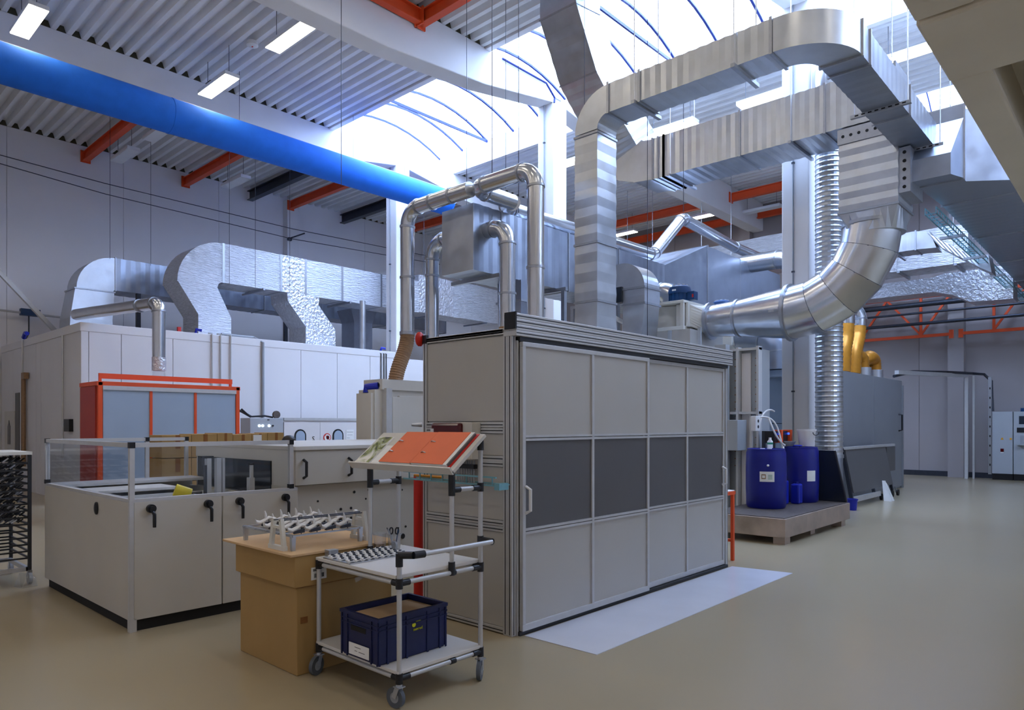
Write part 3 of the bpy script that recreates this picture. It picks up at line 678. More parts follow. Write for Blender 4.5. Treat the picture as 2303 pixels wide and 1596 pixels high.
t = T('slotted_post', 'grey slotted steel post between the twin pipes and the tall duct', 'post', (9.0, 7.3, 0))
MB().bar((8.95, 6.8, 0), (8.95, 6.8, 3.95), .07, .045).build('channel', 'flange', t)
m = MB()
for i in range(22): m.box(8.91, 6.785, 2.2 + i * .08, 8.916, 6.8, 2.245 + i * .08)
m.build('slot_row', 'black_rubber', t)
for x, lab in ((8.62, 'small tapered grey duct drop beside the tallest arched pipe'),):
    t = T('drop_duct', lab, 'duct', (x, 7.7, 2.4))
    MB().loft([rect((x, 7.75, 3.93), ux * .26, uy * .26), rect((x, 7.75, 3.6), ux * .26, uy * .26), rect((x, 7.75, 3.1), ux * .2, uy * .2), rect((x, 7.75, 2.3), ux * .2, uy * .2)]).build('tapered_section', 'galv_dark', t)
    flange(t, (x, 7.75, 3.6), ux * .26, uy * .26, uz); flange(t, (x, 7.75, 3.1), ux * .2, uy * .2, uz)

# corrugated flexible duct beside the column
t = T('flexible_duct', 'tall ribbed silver flexible duct standing beside the column behind the barrels', 'duct', (12.9, 4.25, 0))
pts = []; rs = []
for i in range(300): pts.append(V((12.9, 4.25, 1.05 + i * .0218))); rs.append(.234 if i % 4 == 0 else .224)
MB().tube(pts, rs, 28).build('ribbed_hose', 'galv', t)
MB().cyl((12.9, 4.25, .5), (12.9, 4.25, 1.06), .226, n=28).build('foot_section', 'galv_dark', t, smooth=40); MB().cyl((12.9, 4.25, 0), (12.9, 4.25, .5), .2, n=28).build('base_tube', 'galv_dark', t, smooth=40)
ring(t, (12.9, 4.25, 1.05), uz, .23, .06)
MB().tube([(12.9, 4.25, 7.5), (12.9, 4.25, 7.85), (13.0, 4.25, 8.1), (13.25, 4.25, 8.2), (13.6, 4.25, 8.2)], .235, 24).build('top_elbow', 'galv_round', t, smooth=40)

# foil-wrapped ducts over the white booth
t = T('foil_duct', 'foil-wrapped insulated duct with two dropped legs over the white booth', 'duct', (10.5, 17.95, 3.7))
yF, hF = 17.97, .45; zF, vF = 5.73, .5
rect_elbow((8.15, yF, 5.1), -ux, uz, .63, .5, uy * hF, 0, pi / 2, 10).build('elbow', 'foil', t, smooth=30)
MB().loft([rect((7.52, yF, 5.1), ux * .48, uy * hF), rect((7.95, yF, 4.35), ux * .42, uy * hF), rect((7.95, yF, 3.68), ux * .42, uy * hF)]).build('dropped_leg', 'foil', t)
for a, b in ((8.15, 9.75), (9.75, 10.5), (10.5, 11.7), (11.7, 13.1), (13.1, 14.6)):
    MB().loft([rect((a, yF, zF), uy * hF, uz * vF), rect(((a + b) / 2, yF, zF), uy * hF * 1.01, uz * vF * 1.008), rect((b, yF, zF), uy * hF, uz * vF)]).build('foil_section', 'foil' if a != 9.75 else 'foil_plain', t)
    flange(t, (a + .02, yF, zF), uy * hF, uz * vF, ux, .06, .006)
MB().loft([rect((10.45, yF, 5.23), ux * .5, uy * hF), rect((10.45, yF, 5.0), ux * .48, uy * hF), rect((11.0, yF, 4.35), ux * .48, uy * hF), rect((11.0, yF, 3.68), ux * .48, uy * hF)]).build('dropped_leg', 'foil_plain', t)
for x in (9.2, 11.9): MB().bar((x, yF - .6, 5.19), (x, yF + .6, 5.19), .05).build('support_channel', 'flange', t)
for x in (8.3, 9.0, 10.0): wire(t, (x, yF - .5, 5.2), (x, yF - .5, ROOF))
t = T('foil_duct', 'foil-wrapped insulated duct continuing beyond the column behind the steel pipes', 'duct', (17, 17.9, 5.2))
for a, b in ((14.6, 16.1), (16.1, 18.3)): MB().loft([rect((a, yF, 5.85), uy * hF, uz * .6), rect(((a + b) / 2, yF, 5.87), uy * hF * 1.02, uz * .62), rect((b, yF, 5.85), uy * hF, uz * .6)]).build('foil_section', 'foil_plain' if a < 15 else 'foil', t)
for x in (15.2, 17.6): wire(t, (x, yF, 6.4), (x, yF, ROOF)); MB().bar((x, yF - .6, 5.2), (x, yF + .6, 5.2), .05).build('support_channel', 'flange', t)
t = T('plain_duct', 'bare galvanised duct behind the foil one, curving down behind the orange cabinet', 'duct', (9, 20, 3.7))
rect_elbow((6.45, 20.4, 5.05), -ux, uz, .48, .42, uy * .4, 0, pi / 2, 10).build('elbow', 'galv', t)
MB().loft([rect((5.97, 20.4, 5.05), ux * .45, uy * .4), rect((5.88, 20.4, 4.3), ux * .48, uy * .45), rect((5.88, 20.4, 3.7), ux * .5, uy * .45)]).build('tapered_leg', 'galv', t)
flange(t, (5.97, 20.4, 5.05), ux * .45, uy * .4, uz); flange(t, (6.45, 20.4, 5.53), uy * .4, uz * .42, ux)
for a, b in ((6.45, 8.4), (8.4, 10.6), (10.6, 12.6), (12.6, 15.2), (15.2, 18.0)):
    duct((a, 20.4, 5.53), (b, 20.4, 5.53), uy * .4, uz * .42, .24).build('duct_section', 'galv_dark', t); flange(t, (b, 20.4, 5.53), uy * .4, uz * .42, ux)
for x in (7.0, 9.2, 11.3): MB().bar((x, 20.0, 3.68), (x, 20.0, 5.1), .1).build('support_post', 'dark_steel', t)
for x in (6.3, 7.3): wire(t, (x, 19.95, 5.9), (x, 19.95, ROOF))
t = T('plain_duct', 'short bare duct box on the booth roof beside the round post', 'duct', (13.2, 19.5, 3.7))
MB().loft([rect((13.4, 19.2, 5.3), ux * .5, uy * .4), rect((13.4, 19.2, 4.9), ux * .35, uy * .35), rect((13.4, 19.2, 3.68), ux * .35, uy * .35)]).build('drop_section', 'galv_dark', t)
t = T('steel_post', 'round steel post between the foil drop and the column', 'post', (12.2, 17.2, 3.7)); MB().cyl((12.2, 17.2, 3.68), (12.2, 17.2, 5.25), .09, n=16).build('tube', 'galv', t, smooth=40)
t = T('vent_pipe', 'round steel vent pipe elbowing down onto the orange cabinet', 'pipe', (5.1, 13.6, 2.4))
pipe(t, [(4.6, 16.6, 3.9), (5.12, 13.6, 3.86), (5.12, 13.6, 2.75)], .115, .16)
ring(t, (5.0, 14.2, 3.86), (.1, -1, 0), .115)
MB().cyl((5.12, 13.6, 2.6), (5.12, 13.6, 2.85), .12, n=20).build('cuff', 'foil_plain', t, smooth=40); MB().cyl((5.12, 13.6, 2.42), (5.12, 13.6, 2.6), .12, .1, n=20).build('spigot', 'clear_plastic', t, smooth=40)

# foil and bare ducts in the far bay
t = T('foil_duct', 'big foil-wrapped duct behind the zigzag steel pipe', 'duct', (21.2, 11, 6.3))
for a, b in ((16, 13), (13, 10.2), (10.2, 7.0)):
    MB().loft([rect((21.2, a, 6.78), ux * .5, uz * .48), rect((21.2, (a + b) / 2, 6.8), ux * .51, uz * .49), rect((21.2, b, 6.78), ux * .5, uz * .48)]).build('foil_section', 'foil', t)
    for y in (a - .5, b + .5): wire(t, (20.6, y, 6.4), (20.6, y, ROOF), .01, 'threaded_rod', 'steel_zinc')
t = T('foil_duct', 'foil-wrapped duct crossing behind the big round elbow', 'duct', (20.4, 3.8, 5.5))
for a, b in ((6.5, 4.6), (4.6, 3.35)):
    MB().loft([rect((20.45, a, 6.02), ux * .45, uz * .47), rect((20.45, (a + b) / 2, 6.03), ux * .46, uz * .48), rect((20.45, b, 6.02), ux * .45, uz * .47)]).build('foil_section', 'foil', t)
    MB().bar((19.9, b + .25, 5.52), (21.0, b + .25, 5.52), .06).build('support_channel', 'flange', t)
    wire(t, (19.95, b + .3, 5.5), (19.95, b + .3, ROOF), .008, 'threaded_rod', 'steel_zinc')
t = T('foil_duct', 'curved foil duct under the wide duct near the end wall', 'duct', (22.4, 3.2, 4.8))
MB().loft([rect((22.4, 7, 5.45), ux * .4, uz * .2), rect((22.4, 4.5, 5.45), ux * .4, uz * .2)]).build('foil_section', 'foil_plain', t)
MB().loft([rect((22.4, 4.5, 5.45), ux * .4, uz * .2), rect((22.4, 4.15, 5.42), ux * .4, V((0, .1, .3))), rect((22.4, 3.7, 5.3), ux * .4, V((0, .06, .42))), rect((22.4, 2.7, 5.3), ux * .4, uz * .45)]).build('flared_section', 'foil_plain', t, smooth=40)
t = T('plain_duct', 'pale bare duct stepping down beside the wide duct and cable tray', 'duct', (18.6, 3.5, 5.4))
duct((18.6, 5.6, 5.88), (18.6, 4.1, 5.88), ux * .3, uz * .21, .2).build('duct_section', 'galv', t)
flange(t, (18.6, 4.1, 5.88), ux * .3, uz * .21, uy)
MB().loft([rect((18.6, 4.1, 5.88), ux * .3, uz * .21), rect((18.6, 3.75, 5.84), ux * .3, V((0, .07, .2)))]).build('bend', 'galv', t)
duct((18.6, 3.75, 5.84), (18.6, 2.95, 5.22), ux * .3, V((0, .12, .17)), .16).build('sloping_section', 'galv', t)
MB().loft([rect((18.6, 2.95, 5.22), ux * .3, V((0, .12, .17))), rect((18.6, 2.66, 5.12), ux * .3, V((0, .03, .2)))]).build('bend', 'galv', t)
strut(t, (18.1, 4.5, 5.63), (19.1, 4.5, 5.63), True)
# ================================================================ MACHINES AND ENCLOSURES
# ---- panelled booth with sliding doors
t = T('panel_booth', 'grey panelled booth with sliding doors and aluminium frame', 'booth', (5.7, 4.1, 0))
bx0, bx1, by0, by1 = 3.88, 7.5, 3.57, 4.6
part(t, 'core', 'panel_greige', (bx0 + .03, by0 + .09, .02, bx1 - .03, by1 - .03, 2.3))
part(t, 'roof_panel', 'panel_greige', (bx0, by0 + .05, 2.3, bx1, by1, 2.33))
def profile(parent, x0, y0, z0, x1, y1, z1, face=None):
    """aluminium profile with dark slots on the visible faces"""
    o = part(parent, 'profile', 'alu', (x0, y0, z0, x1, y1, z1), bevel=.003)
    s = MB(); d = [x1 - x0, y1 - y0, z1 - z0]; a = d.index(max(d))
    if a == 2:
        m = (y0 + y1) / 2; s.box(x0 - .0012, m - .004, z0 + .01, x0, m + .004, z1 - .01); m = (x0 + x1) / 2; s.box(m - .004, y0 - .0012, z0 + .01, m + .004, y0, z1 - .01)
    elif a == 0: m = (z0 + z1) / 2; s.box(x0 + .005, y0 - .0012, m - .004, x1 - .005, y0, m + .004)
    else: m = (z0 + z1) / 2; s.box(x0 - .0012, y0 + .005, m - .004, x0, y1 - .005, m + .004)
    s.build('slot', 'alu_dark', o)
profile(t, bx0, by0, 0, bx0 + .045, by0 + .045, 2.43); part(t, 'door_stop', 'alu', (bx0 + .046, by0 - .01, 0, bx0 + .068, by0 + .06, 2.24)); part(t, 'door_stop', 'alu', (bx1 - .075, by0 - .01, 0, bx1 - .046, by0 + .06, 2.24)); profile(t, bx0, by0 + .046, 0, bx0 + .045, by0 + .09, 2.33)
profile(t, bx0, by1 - .045, 0, bx0 + .045, by1, 2.33); profile(t, bx1 - .045, by0, 0, bx1, by0 + .045, 2.43); profile(t, bx1 - .045, by0 + .046, 0, bx1, by0 + .09, 2.33)
for z in (1.60, 1.555, 1.34, 1.30, .845, .80, .03): profile(t, bx0, by0 + .09, z - .021, bx0 + .04, by1 - .045, z + .021)
profile(t, bx0, by0 + .09, 2.29, bx0 + .045, by1 - .045, 2.335)
for k in range(4): profile(t, bx0 - .005, by0 - .05, 2.27 + k * .043, bx1 + .02, by0 + .08, 2.311 + k * .043)
part(t, 'corner_cap', 'black_plastic', (bx0 - .018, by0 - .055, 2.32, bx0 - .004, by0 + .06, 2.448)); part(t, 'corner_cap', 'black_plastic', (bx0 - .01, by1 - .05, 2.29, bx0 + .02, by1 + .005, 2.36))
for z0, z1 in ((1.63, 2.28), (1.365, 1.53), (.87, 1.275), (.055, .775)): part(t, 'side_panel', 'panel_greige', (bx0 + .012, by0 + .095, z0, bx0 + .03, by1 - .05, z1))
part(t, 'top_track', 'alu_dark', (bx0 + .06, by0 - .03, 2.235, bx1 - .06, by0 + .06, 2.268)); part(t, 'floor_track', 'alu_dark', (bx0 + .06, by0 - .03, 0, bx1 - .06, by0 + .08, .03))
def door(x0, x1, y, hx, lab):
    d = part(t, 'sliding_door', 'alu', (x0, y - .005, 2.195, x1, y + .03, 2.23), (x0, y - .005, .035, x1, y + .03, .085), (x0, y - .005, .085, x0 + .035, y + .03, 2.195), (x1 - .035, y - .005, .085, x1, y + .03, 2.195), label=lab, bevel=.003)
    xm = (x0 + x1) / 2
    m = part(d, 'mullion', 'alu', (xm - .016, y - .006, .085, xm + .016, y + .028, 2.195), bevel=.003)
    for z in (1.5, .79): 
        for a, b in ((x0 + .035, xm - .016), (xm + .016, x1 - .035)): part(d, 'cross_rail', 'alu', (a, y - .005, z - .022, b, y + .028, z - .003), (a, y - .005, z + .003, b, y + .028, z + .022))
    for a, b in ((x0 + .035, xm - .016), (xm + .016, x1 - .035)):
        for z0, z1, mm in ((.085, .768, 'panel_greige'), (.812, 1.478, 'panel_dark'), (1.522, 2.195, 'panel_greige')):
            part(d, 'door_panel', mm, (a, y + .008, z0, b, y + .02, z1))
    hz = [(hx, y - .005, .93), (hx, y - .05, .95), (hx, y - .05, 1.11), (hx, y - .005, 1.13)]
    MB().tube(hz, .013, 8).build('pull_handle', 'white_plastic', d)
door(3.95, 5.75, 3.525, 3.985, 'front sliding door of the booth'); door(5.72, 7.42, 3.575, 7.36, 'rear sliding door of the booth')
o = MB().ball((3.86, 4.62, 2.33), .05, sc=(.9, .5, 1.3)).build('warning_light', 'red_paint', smooth=60); tag(o, 'round red warning light at the top back corner of the booth', 'warning light')
t = T('floor_mat', 'long glossy white floor sheet along the sliding booth doors', 'floor sheet', (5.8, 3.2, 0))
MB().add([(3.98, 2.86, .004), (7.6, 2.88, .004), (7.5, 3.52, .004), (3.97, 3.52, .004), (3.98, 2.86, 0), (7.6, 2.88, 0), (7.5, 3.52, 0), (3.97, 3.52, 0)], [(0, 1, 2, 3), (4, 7, 6, 5), (0, 4, 5, 1), (1, 5, 6, 2), (2, 6, 7, 3), (3, 7, 4, 0)]).build('sheet', 'mat_white', t)
# controller and fittings on the booth side
t = T('controller', 'controller with smoked red cover and blue display behind the sloping desk', 'controller', (3.8, 4.1, 1.3))
part(t, 'housing', 'machine_light', (3.78, 3.9, 1.33, 3.88, 4.08, 1.62), bevel=.006)
part(t, 'smoked_cover', 'red_dark', (3.74, 4.0, 1.49, 3.875, 4.34, 1.615), bevel=.02); part(t, 'display', 'screen_blue', (3.735, 4.12, 1.5, 3.742, 4.22, 1.535)); part(t, 'clear_corner', 'white_plastic', (3.735, 4.3, 1.5, 3.742, 4.335, 1.57))
t = T('pipette_rack', 'row of thin glass tubes in a black holder below the controller', 'tube rack', (3.82, 4.0, 1.1))
part(t, 'holder', 'black_plastic', (3.82, 3.92, 1.255, 3.86, 4.14, 1.29)); part(t, 'back_board', 'machine_light', (3.865, 3.9, 1.29, 3.88, 4.18, 1.34))
for i in range(8): MB().cyl((3.84, 3.935 + i * .027, 1.14), (3.84, 3.935 + i * .027, 1.32), .006, n=8).build('glass_tube', 'grey_plastic', t)
t = T('wire_shelf', 'narrow wire and glass shelf fixed across the booth side', 'shelf', (3.78, 4.1, 1.15))
for x, z in ((3.72, 1.15), (3.86, 1.15), (3.72, 1.21)): MB().bar((x, 3.58, z), (x, 4.66, z), .012).build('rail', 'turquoise', t)
for i in range(16): y = 3.62 + i * .068; MB().bar((3.72, y, 1.145), (3.86, y, 1.145), .006).build('cross_wire', 'steel_zinc', t)
for i in range(8): y = 3.62 + i * .138; MB().bar((3.72, y, 1.15), (3.72, y, 1.21), .008).build('upright_wire', 'turquoise', t)
part(t, 'end_clip', 'turquoise', (3.70, 3.53, 1.12, 3.8, 3.58, 1.17))
o = MB().cyl((3.79, 4.25, 1.175), (3.79, 4.6, 1.175), .012, n=10).build('brass_rod', 'hose_gold', smooth=40); tag(o, 'thin brass rod lying on the wire shelf', 'rod')
t = T('red_post', 'bright red round post standing against the booth back corner', 'post', (3.97, 4.75, 0))
MB().cyl((3.98, 4.78, .05), (3.98, 4.78, 1.16), .042, n=18).build('tube', 'red_paint', t, smooth=40); MB().cyl((3.98, 4.78, 0), (3.98, 4.78, .05), .06, n=18).build('foot', 'black_rubber', t, smooth=40)
o = MB().cyl((3.9, 4.64, 1.6), (3.82, 4.68, 1.6), .02, .012, n=10).build('spray_nozzle', 'steel_zinc', smooth=40); tag(o, 'small chrome nozzle at the booth back edge', 'nozzle')

# ---- white booth (large sandwich-panel enclosure)
t = T('white_booth', 'large white sandwich-panel booth along the long wall under the foil ducts', 'booth', (8.5, 19, 0))
part(t, 'core', 'panel_white', (4.56, 16.04, 0, 12.6, 22.6, 3.62)); part(t, 'rear_core', 'panel_white', (12.6, 17.3, 0, 14.5, 22.6, 3.62)); part(t, 'roof_edge', 'panel_white', (4.5, 15.99, 3.5, 12.62, 22.6, 3.68), bevel=.01)
ex = [4.52, 4.66, 5.27, 6.32, 7.38, 8.44, 9.47, 10.54, 11.6, 12.6]
for a, b in zip(ex, ex[1:]): part(t, 'panel', 'panel_white', (a + .006, 16.0, 0, b - .006, 16.04, 3.5))
ey = [16, 17.2, 18.9, 19.3, 20.5, 21.4, 22.6]
for a, b in zip(ey, ey[1:]): part(t, 'panel', 'panel_white', (4.52, a + .006, 0, 4.56, b - .006, 3.5))
part(t, 'side_door', 'machine_light', (4.5, 21.2, 0, 4.53, 22.2, 1.95)); part(t, 'door_gap', 'panel_dark', (4.505, 20.75, 0, 4.53, 21.15, 2.4))
MB().prism([(21.6, 1.1), (21.85, 1.1), (21.85, 1.55), (21.72, 1.72), (21.6, 1.55)], 'x', 4.49, 4.5).build('door_window', 'glass_dark', t)
MB().tube([(4.48, 17.1, .9), (4.48, 17.1, 3.5)], .02, 8).build('conduit', 'alu', t); MB().tube([(4.47, 20.3, .6), (4.47, 20.3, 3.75)], .02, 8).build('conduit', 'alu', t)
MB().tube([(4.45, 20.1, .6), (4.45, 20.1, 2.7), (4.45, 20.0, 2.78)], .05, 10).build('hose_trunk', 'hose_brown', t); part(t, 'hose_cap', 'hose_brown', (4.4, 19.85, 2.7, 4.5, 20.1, 2.85))
part(t, 'wall_socket', 'black_plastic', (4.44, 16.5, 1.46, 4.52, 16.85, 1.72))
for x, z0 in ((7.18, 1.6), (7.38, 2.0), (7.62, 2.0)): MB().tube([(x, 15.97, z0), (x, 15.97, 3.7), (x, 16.15, 3.72)], .018, 8).build('conduit', 'alu', t)
MB().tube([(7.5, 16.2, 3.73), (8.3, 16.2, 3.73), (8.42, 15.96, 3.6), (8.42, 15.96, 1.7)], .035, 10).build('cable_conduit', 'grey_plastic', t)
for x in (11.95, 12.05, 12.13): MB().tube([(x, 15.97, 1.7), (x, 15.97, 3.6), (x - .25, 16.3, 3.72)], .014, 8).build('conduit', 'alu_dark', t)
for x in (6.9, 12.1): MB().tube([(x, 16.2, 3.68), (x, 16.15, 3.78), (x + .1, 16.1, 3.76)], .035, 8).build('blue_valve', 'jerry_blue', t)
part(t, 'red_valve', 'red_paint', (6.55, 16.3, 3.7, 6.62, 16.37, 3.82))
MB().tube([(4.5, 20.3, 3.72), (4.5, 20.15, 3.82), (4.5, 20.0, 3.8)], .05, 8).build('blue_valve', 'jerry_blue', t)
t = T('white_booth', 'lower white booth section in front of the far column', 'booth', (14.5, 16.2, 0))
for a, b in ((12.64, 13.9), (13.9, 15.2), (15.2, 16.5)): part(t, 'panel', 'panel_white', (a + .006, 15.9, 0, b - .006, 16.55, 3.5))
# diagonal strut and rail on the long wall
t = T('wall_strut', 'diagonal steel profile leaning from the booth roof to the long wall', 'strut', (5.85, 21.6, 3.7)); MB().bar((2.9, 21.6, 7.0), (5.85, 21.6, 3.7), .13, .1).build('profile', 'alu', t)
t = T('compressed_air_pipe', 'thin horizontal air pipe with a blue valve along the long wall', 'pipe', (3.5, 22.7, 4.8))
MB().cyl((X0, 22.7, 4.95), (6.2, 22.7, 4.62), .03, n=8).build('tube', 'alu', t); part(t, 'valve', 'motor_blue', (4.95, 22.6, 4.58, 5.4, 22.78, 4.76)); MB().tube([(5.15, 22.7, 4.6), (5.15, 22.7, 4.1), (5.0, 22.7, 3.78)], .02, 8).build('drop_line', 'dark_steel', t)
t = T('wall_camera', 'small dark camera arm on the pilaster of the long wall', 'camera', (13.0, 22.5, 8.3)); MB().cyl((12.95, 22.68, 8.22), (13.35, 22.3, 8.42), .025, n=8).build('arm', 'dark_steel', t); MB().lathe((12.95, 22.65, 8.2), [(.08, -.06), (.09, 0), (.05, .05)], 12).build('mount', 'dark_steel', t)
for z, dz, lab in ((8.75, -.9, 'thin cable slung low across the long wall'), (8.9, -.55, 'thin cable slung across the long wall just under the purlins')):
    tag(MB().tube([(X0 + .1, 22.6, z + .7), (2, 22.6, z - .02), (7, 22.6, z + dz * .45), (13, 22.6, z + dz * .6), (20, 22.6, z + dz * .3)], .012, 6).build('slung_cable', 'dark_steel'), lab, 'cable', 'cables on the long wall')

# ---- orange cabinet
t = T('orange_cabinet', 'orange-framed cabinet with three grey-blue sliding doors', 'cabinet', (5.1, 13.4, 0))
part(t, 'back_body', 'red_side', (3.92, 13.05, 0, 6.36, 13.88, 2.28))
part(t, 'side_panel', 'red_side', (3.9, 13.07, .02, 3.92, 13.86, 2.25))
for x in (3.92, 6.3): part(t, 'frame_post', 'orange_paint', (x, 12.98, 0, x + .07, 13.06, 2.32), bevel=.004)
part(t, 'frame_top', 'orange_paint', (3.9, 12.98, 2.26, 6.38, 13.9, 2.33), bevel=.004); part(t, 'raised_bar', 'orange_paint', (4.0, 13.2, 2.39, 6.33, 13.24, 2.48)); part(t, 'bar_bracket', 'orange_paint', (6.28, 13.2, 2.33, 6.32, 13.24, 2.39), (4.0, 13.2, 2.33, 4.04, 13.24, 2.39))
part(t, 'track', 'alu', (3.99, 12.97, 2.19, 6.3, 13.04, 2.26)); part(t, 'frame_bottom', 'orange_paint', (3.9, 12.98, 0, 6.38, 13.06, .06))
for i in range(3):
    a = 3.99 + i * .772; part(t, 'sliding_door', 'cabinet_blue', (a + .01, 13.0, .06, a + .76, 13.03, 2.19))
for i in (1, 2): a = 3.99 + i * .772; part(t, 'door_post', 'orange_paint', (a - .025, 12.985, .06, a + .02, 13.04, 2.19))
# ---- control box and white wash cabinets
t = T('control_box', 'grey control box with lit buttons and loose cables on top', 'control box', (7.75, 14.7, 0))
part(t, 'body', 'grey_cabinet', (7.35, 14.5, .1, 8.14, 14.95, 1.75), bevel=.008); part(t, 'base', 'dark_steel', (7.4, 14.55, 0, 8.1, 14.9, .1))
for x, z in ((7.56, 1.58), (7.64, 1.58), (7.79, 1.58)): MB().cyl((x, 14.5, z), (x, 14.485, z), .028, n=12).build('lit_button', 'led_white', t)
for x, z in ((7.48, 1.40), (7.56, 1.40), (7.64, 1.41), (7.88, 1.58)): MB().cyl((x, 14.5, z), (x, 14.48, z), .02, n=10).build('button', 'black_plastic', t)
part(t, 'key_lock', 'black_plastic', (8.08, 14.49, 1.28, 8.11, 14.5, 1.34)); part(t, 'brand_plate', 'ink', (7.75, 14.495, 1.7, 7.8, 14.5, 1.72))
MB().tube([(7.3, 14.8, 1.95), (7.45, 14.7, 1.78), (7.8, 14.7, 1.8), (8.0, 14.72, 1.77)], .02, 8).build('cable', 'black_rubber', t)
MB().tube([(7.2, 15.6, 2.05), (7.35, 14.9, 1.9), (7.5, 14.75, 1.78)], .03, 8).build('cable', 'alu_dark', t)
MB().lathe((8.05, 14.65, 1.83), [(.085, -.03), (.09, 0), (.085, .03)], 16, 'y').build('cable_reel', 'grating', t)
t = T('wash_cabinet', 'white wash cabinet with two arched window doors behind the machine line', 'cabinet', (9.2, 14.8, 0))
part(t, 'body', 'panel_white', (8.16, 14.54, 0, 10.6, 15.4, 1.7)); part(t, 'top_rail', 'alu', (8.16, 14.5, 1.7, 10.6, 15.4, 1.76))
def arch(x, w=.14, z0=.9, z1=1.5, d=0):
    pts = [(x - w, z0)] + [(x + w * -cos(pi * i / 10), z1 - w + w * sin(pi * i / 10)) for i in range(11)] + [(x + w, z0)]
    return pts
for a, b, x in ((8.16, 9.08, 8.56), (9.09, 10.1, 9.57)):
    d = part(t, 'door', 'panel_white', (a, 14.5, .05, b, 14.54, 1.66))
    MB().prism(arch(x, .15), 'y', 14.485, 14.5).build('window_seal', 'black_rubber', d); MB().prism(arch(x, .115, .93, 1.465), 'y', 14.48, 14.49).build('window_glass', 'cabinet_blue', d)
def text(s, parent, loc, size, m, rot, name='lettering', ext=.001):
    cu = bpy.data.curves.new(name, 'FONT'); cu.body = s; cu.size = size; cu.extrude = ext; cu.align_x = 'CENTER'; cu.align_y = 'CENTER'; cu.resolution_u = 2
    o = bpy.data.objects.new(name, cu); C.objects.link(o); dg = bpy.context.evaluated_depsgraph_get(); me = bpy.data.meshes.new_from_object(o.evaluated_get(dg)); bpy.data.objects.remove(o)
    me.materials.clear(); me.materials.append(MATS[m]); q = bpy.data.objects.new(name, me); C.objects.link(q)
    q.parent = parent; off = V((0, 0, 0)); p = parent
    while p: off = off + p.location; p = p.parent
    q.location = V(loc) - off; q.rotation_euler = rot; return q
FY = (pi / 2, 0, 0); FX = (pi / 2, 0, -pi / 2)
text('S', t, (8.9, 14.49, 1.27), .16, 'ink', FY)
sg = MB().cyl((9.27, 14.5, 1.3), (9.27, 14.488, 1.3), .1, n=20).build('prohibition_sign', 'red_paint', t); MB().cyl((9.27, 14.49, 1.3), (9.27, 14.484, 1.3), .078, n=20).build('sign_face', 'paper', sg); MB().ball((9.28, 14.482, 1.3), .042, sc=(1, .1, 1.2)).build('sign_symbol', 'red_dark', sg); MB().bar((9.21, 14.483, 1.36), (9.33, 14.483, 1.24), .012, .004, (0, 1, 0)).build('sign_bar', 'red_paint', sg)
nt_ = part(t, 'paper_note', 'paper', (9.8, 14.49, 1.2, 10.02, 14.5, 1.48))
for i, (a, b) in enumerate(((9.82, 10.0), (9.84, 9.98), (9.82, 9.9))): part(nt_, 'written_line', 'ink', (a, 14.487, 1.42 - i * .07, b, 14.49, 1.425 - i * .07))

# ---- cardboard boxes stacked behind the machine
bw = [.42, .38, .24, .3, .26, .28]; x = 3.99; cols = []
for wd in bw: cols.append((x, wd)); x += wd + .006
k = 0
for L in range(4):
    for i, (x, wd) in enumerate(cols):
        z0 = .1 + L * .34; h = .33 + (.012 * ((i * 7) % 3) if L == 3 else 0)
        if L == 3: lab = ['wide cardboard box at the orange-cabinet end of the top layer', 'taped cardboard box second along the top layer from the orange-cabinet end', 'narrow cardboard box with dark edge in the middle of the top layer', 'cardboard box with a round white dot on the top layer', 'cardboard box with a white paper label on the top layer', 'cardboard box at the wash-cabinet end of the top layer'][i]; gr = 'cartons on the top layer'
        else: lab = 'plain cardboard box stacked below the top layer behind the machine'; gr = 'cartons stacked below the top layer'
        t = T('cardboard_box', lab, 'box', (x + wd / 2, 10.7, z0), gr)
        part(t, 'carton', 'cardboard', (x, 10.5, z0, x + wd, 10.95, z0 + h), bevel=.004); part(t, 'tape', 'cardboard_dark', (x + wd * .46, 10.497, z0 + h * .4, x + wd * .62, 10.5, z0 + h)); 
        if L == 3 and i == 4: part(t, 'paper_label', 'paper', (x + .02, 10.494, z0 + .2, x + .16, 10.499, z0 + .32))
        if L == 3 and i == 3: MB().cyl((x + .05, 10.5, z0 + .2), (x + .05, 10.494, z0 + .2), .02, n=10).build('sticker', 'paper', t)
t = T('pallet', 'wooden pallet under the stacked cardboard boxes', 'pallet', (4.95, 10.72, 0))
for i in range(7): part(t, 'deck_board', 'cardboard_light', (3.9 + i * .3, 10.4, .075, 4.12 + i * .3, 11.05, .095))
for y in (10.4, 10.68, 10.95): part(t, 'bearer', 'cardboard_light', (3.9, y, 0, 5.92, y + .1, .075))

# ---- left machine with acrylic hood
t = T('loading_machine', 'beige loading machine with clear acrylic guard and black lever locks', 'machine', (2.7, 6.9, 0))
mx0, mx1, my0, my1 = 1.97, 3.4, 5.8, 8.1
part(t, 'plinth', 'black_rubber', (mx0 + .03, my0 + .03, 0, mx1, my1 - .03, .09)); part(t, 'corner_foot', 'alu', (mx0, my0, 0, mx0 + .05, my0 + .05, .1))
part(t, 'end_panel', 'machine_beige', (mx0, my0 + .02, .09, mx0 + .03, my1, 1.0), bevel=.004)
for a, b in ((mx0 + .03, 2.69), (2.7, mx1)): part(t, 'front_panel', 'machine_beige', (a, my0, .09, b, my0 + .03, 1.0), bevel=.004)
part(t, 'back_panel', 'machine_beige', (mx0 + .03, my1 - .03, .09, mx1, my1, 1.0)); part(t, 'right_panel', 'machine_beige', (mx1 - .03, my0 + .03, .09, mx1, my1 - .03, .92))
part(t, 'corner_strip', 'alu', (mx0 - .004, my0 - .004, .09, mx0 + .028, my0 + .028, 1.02))
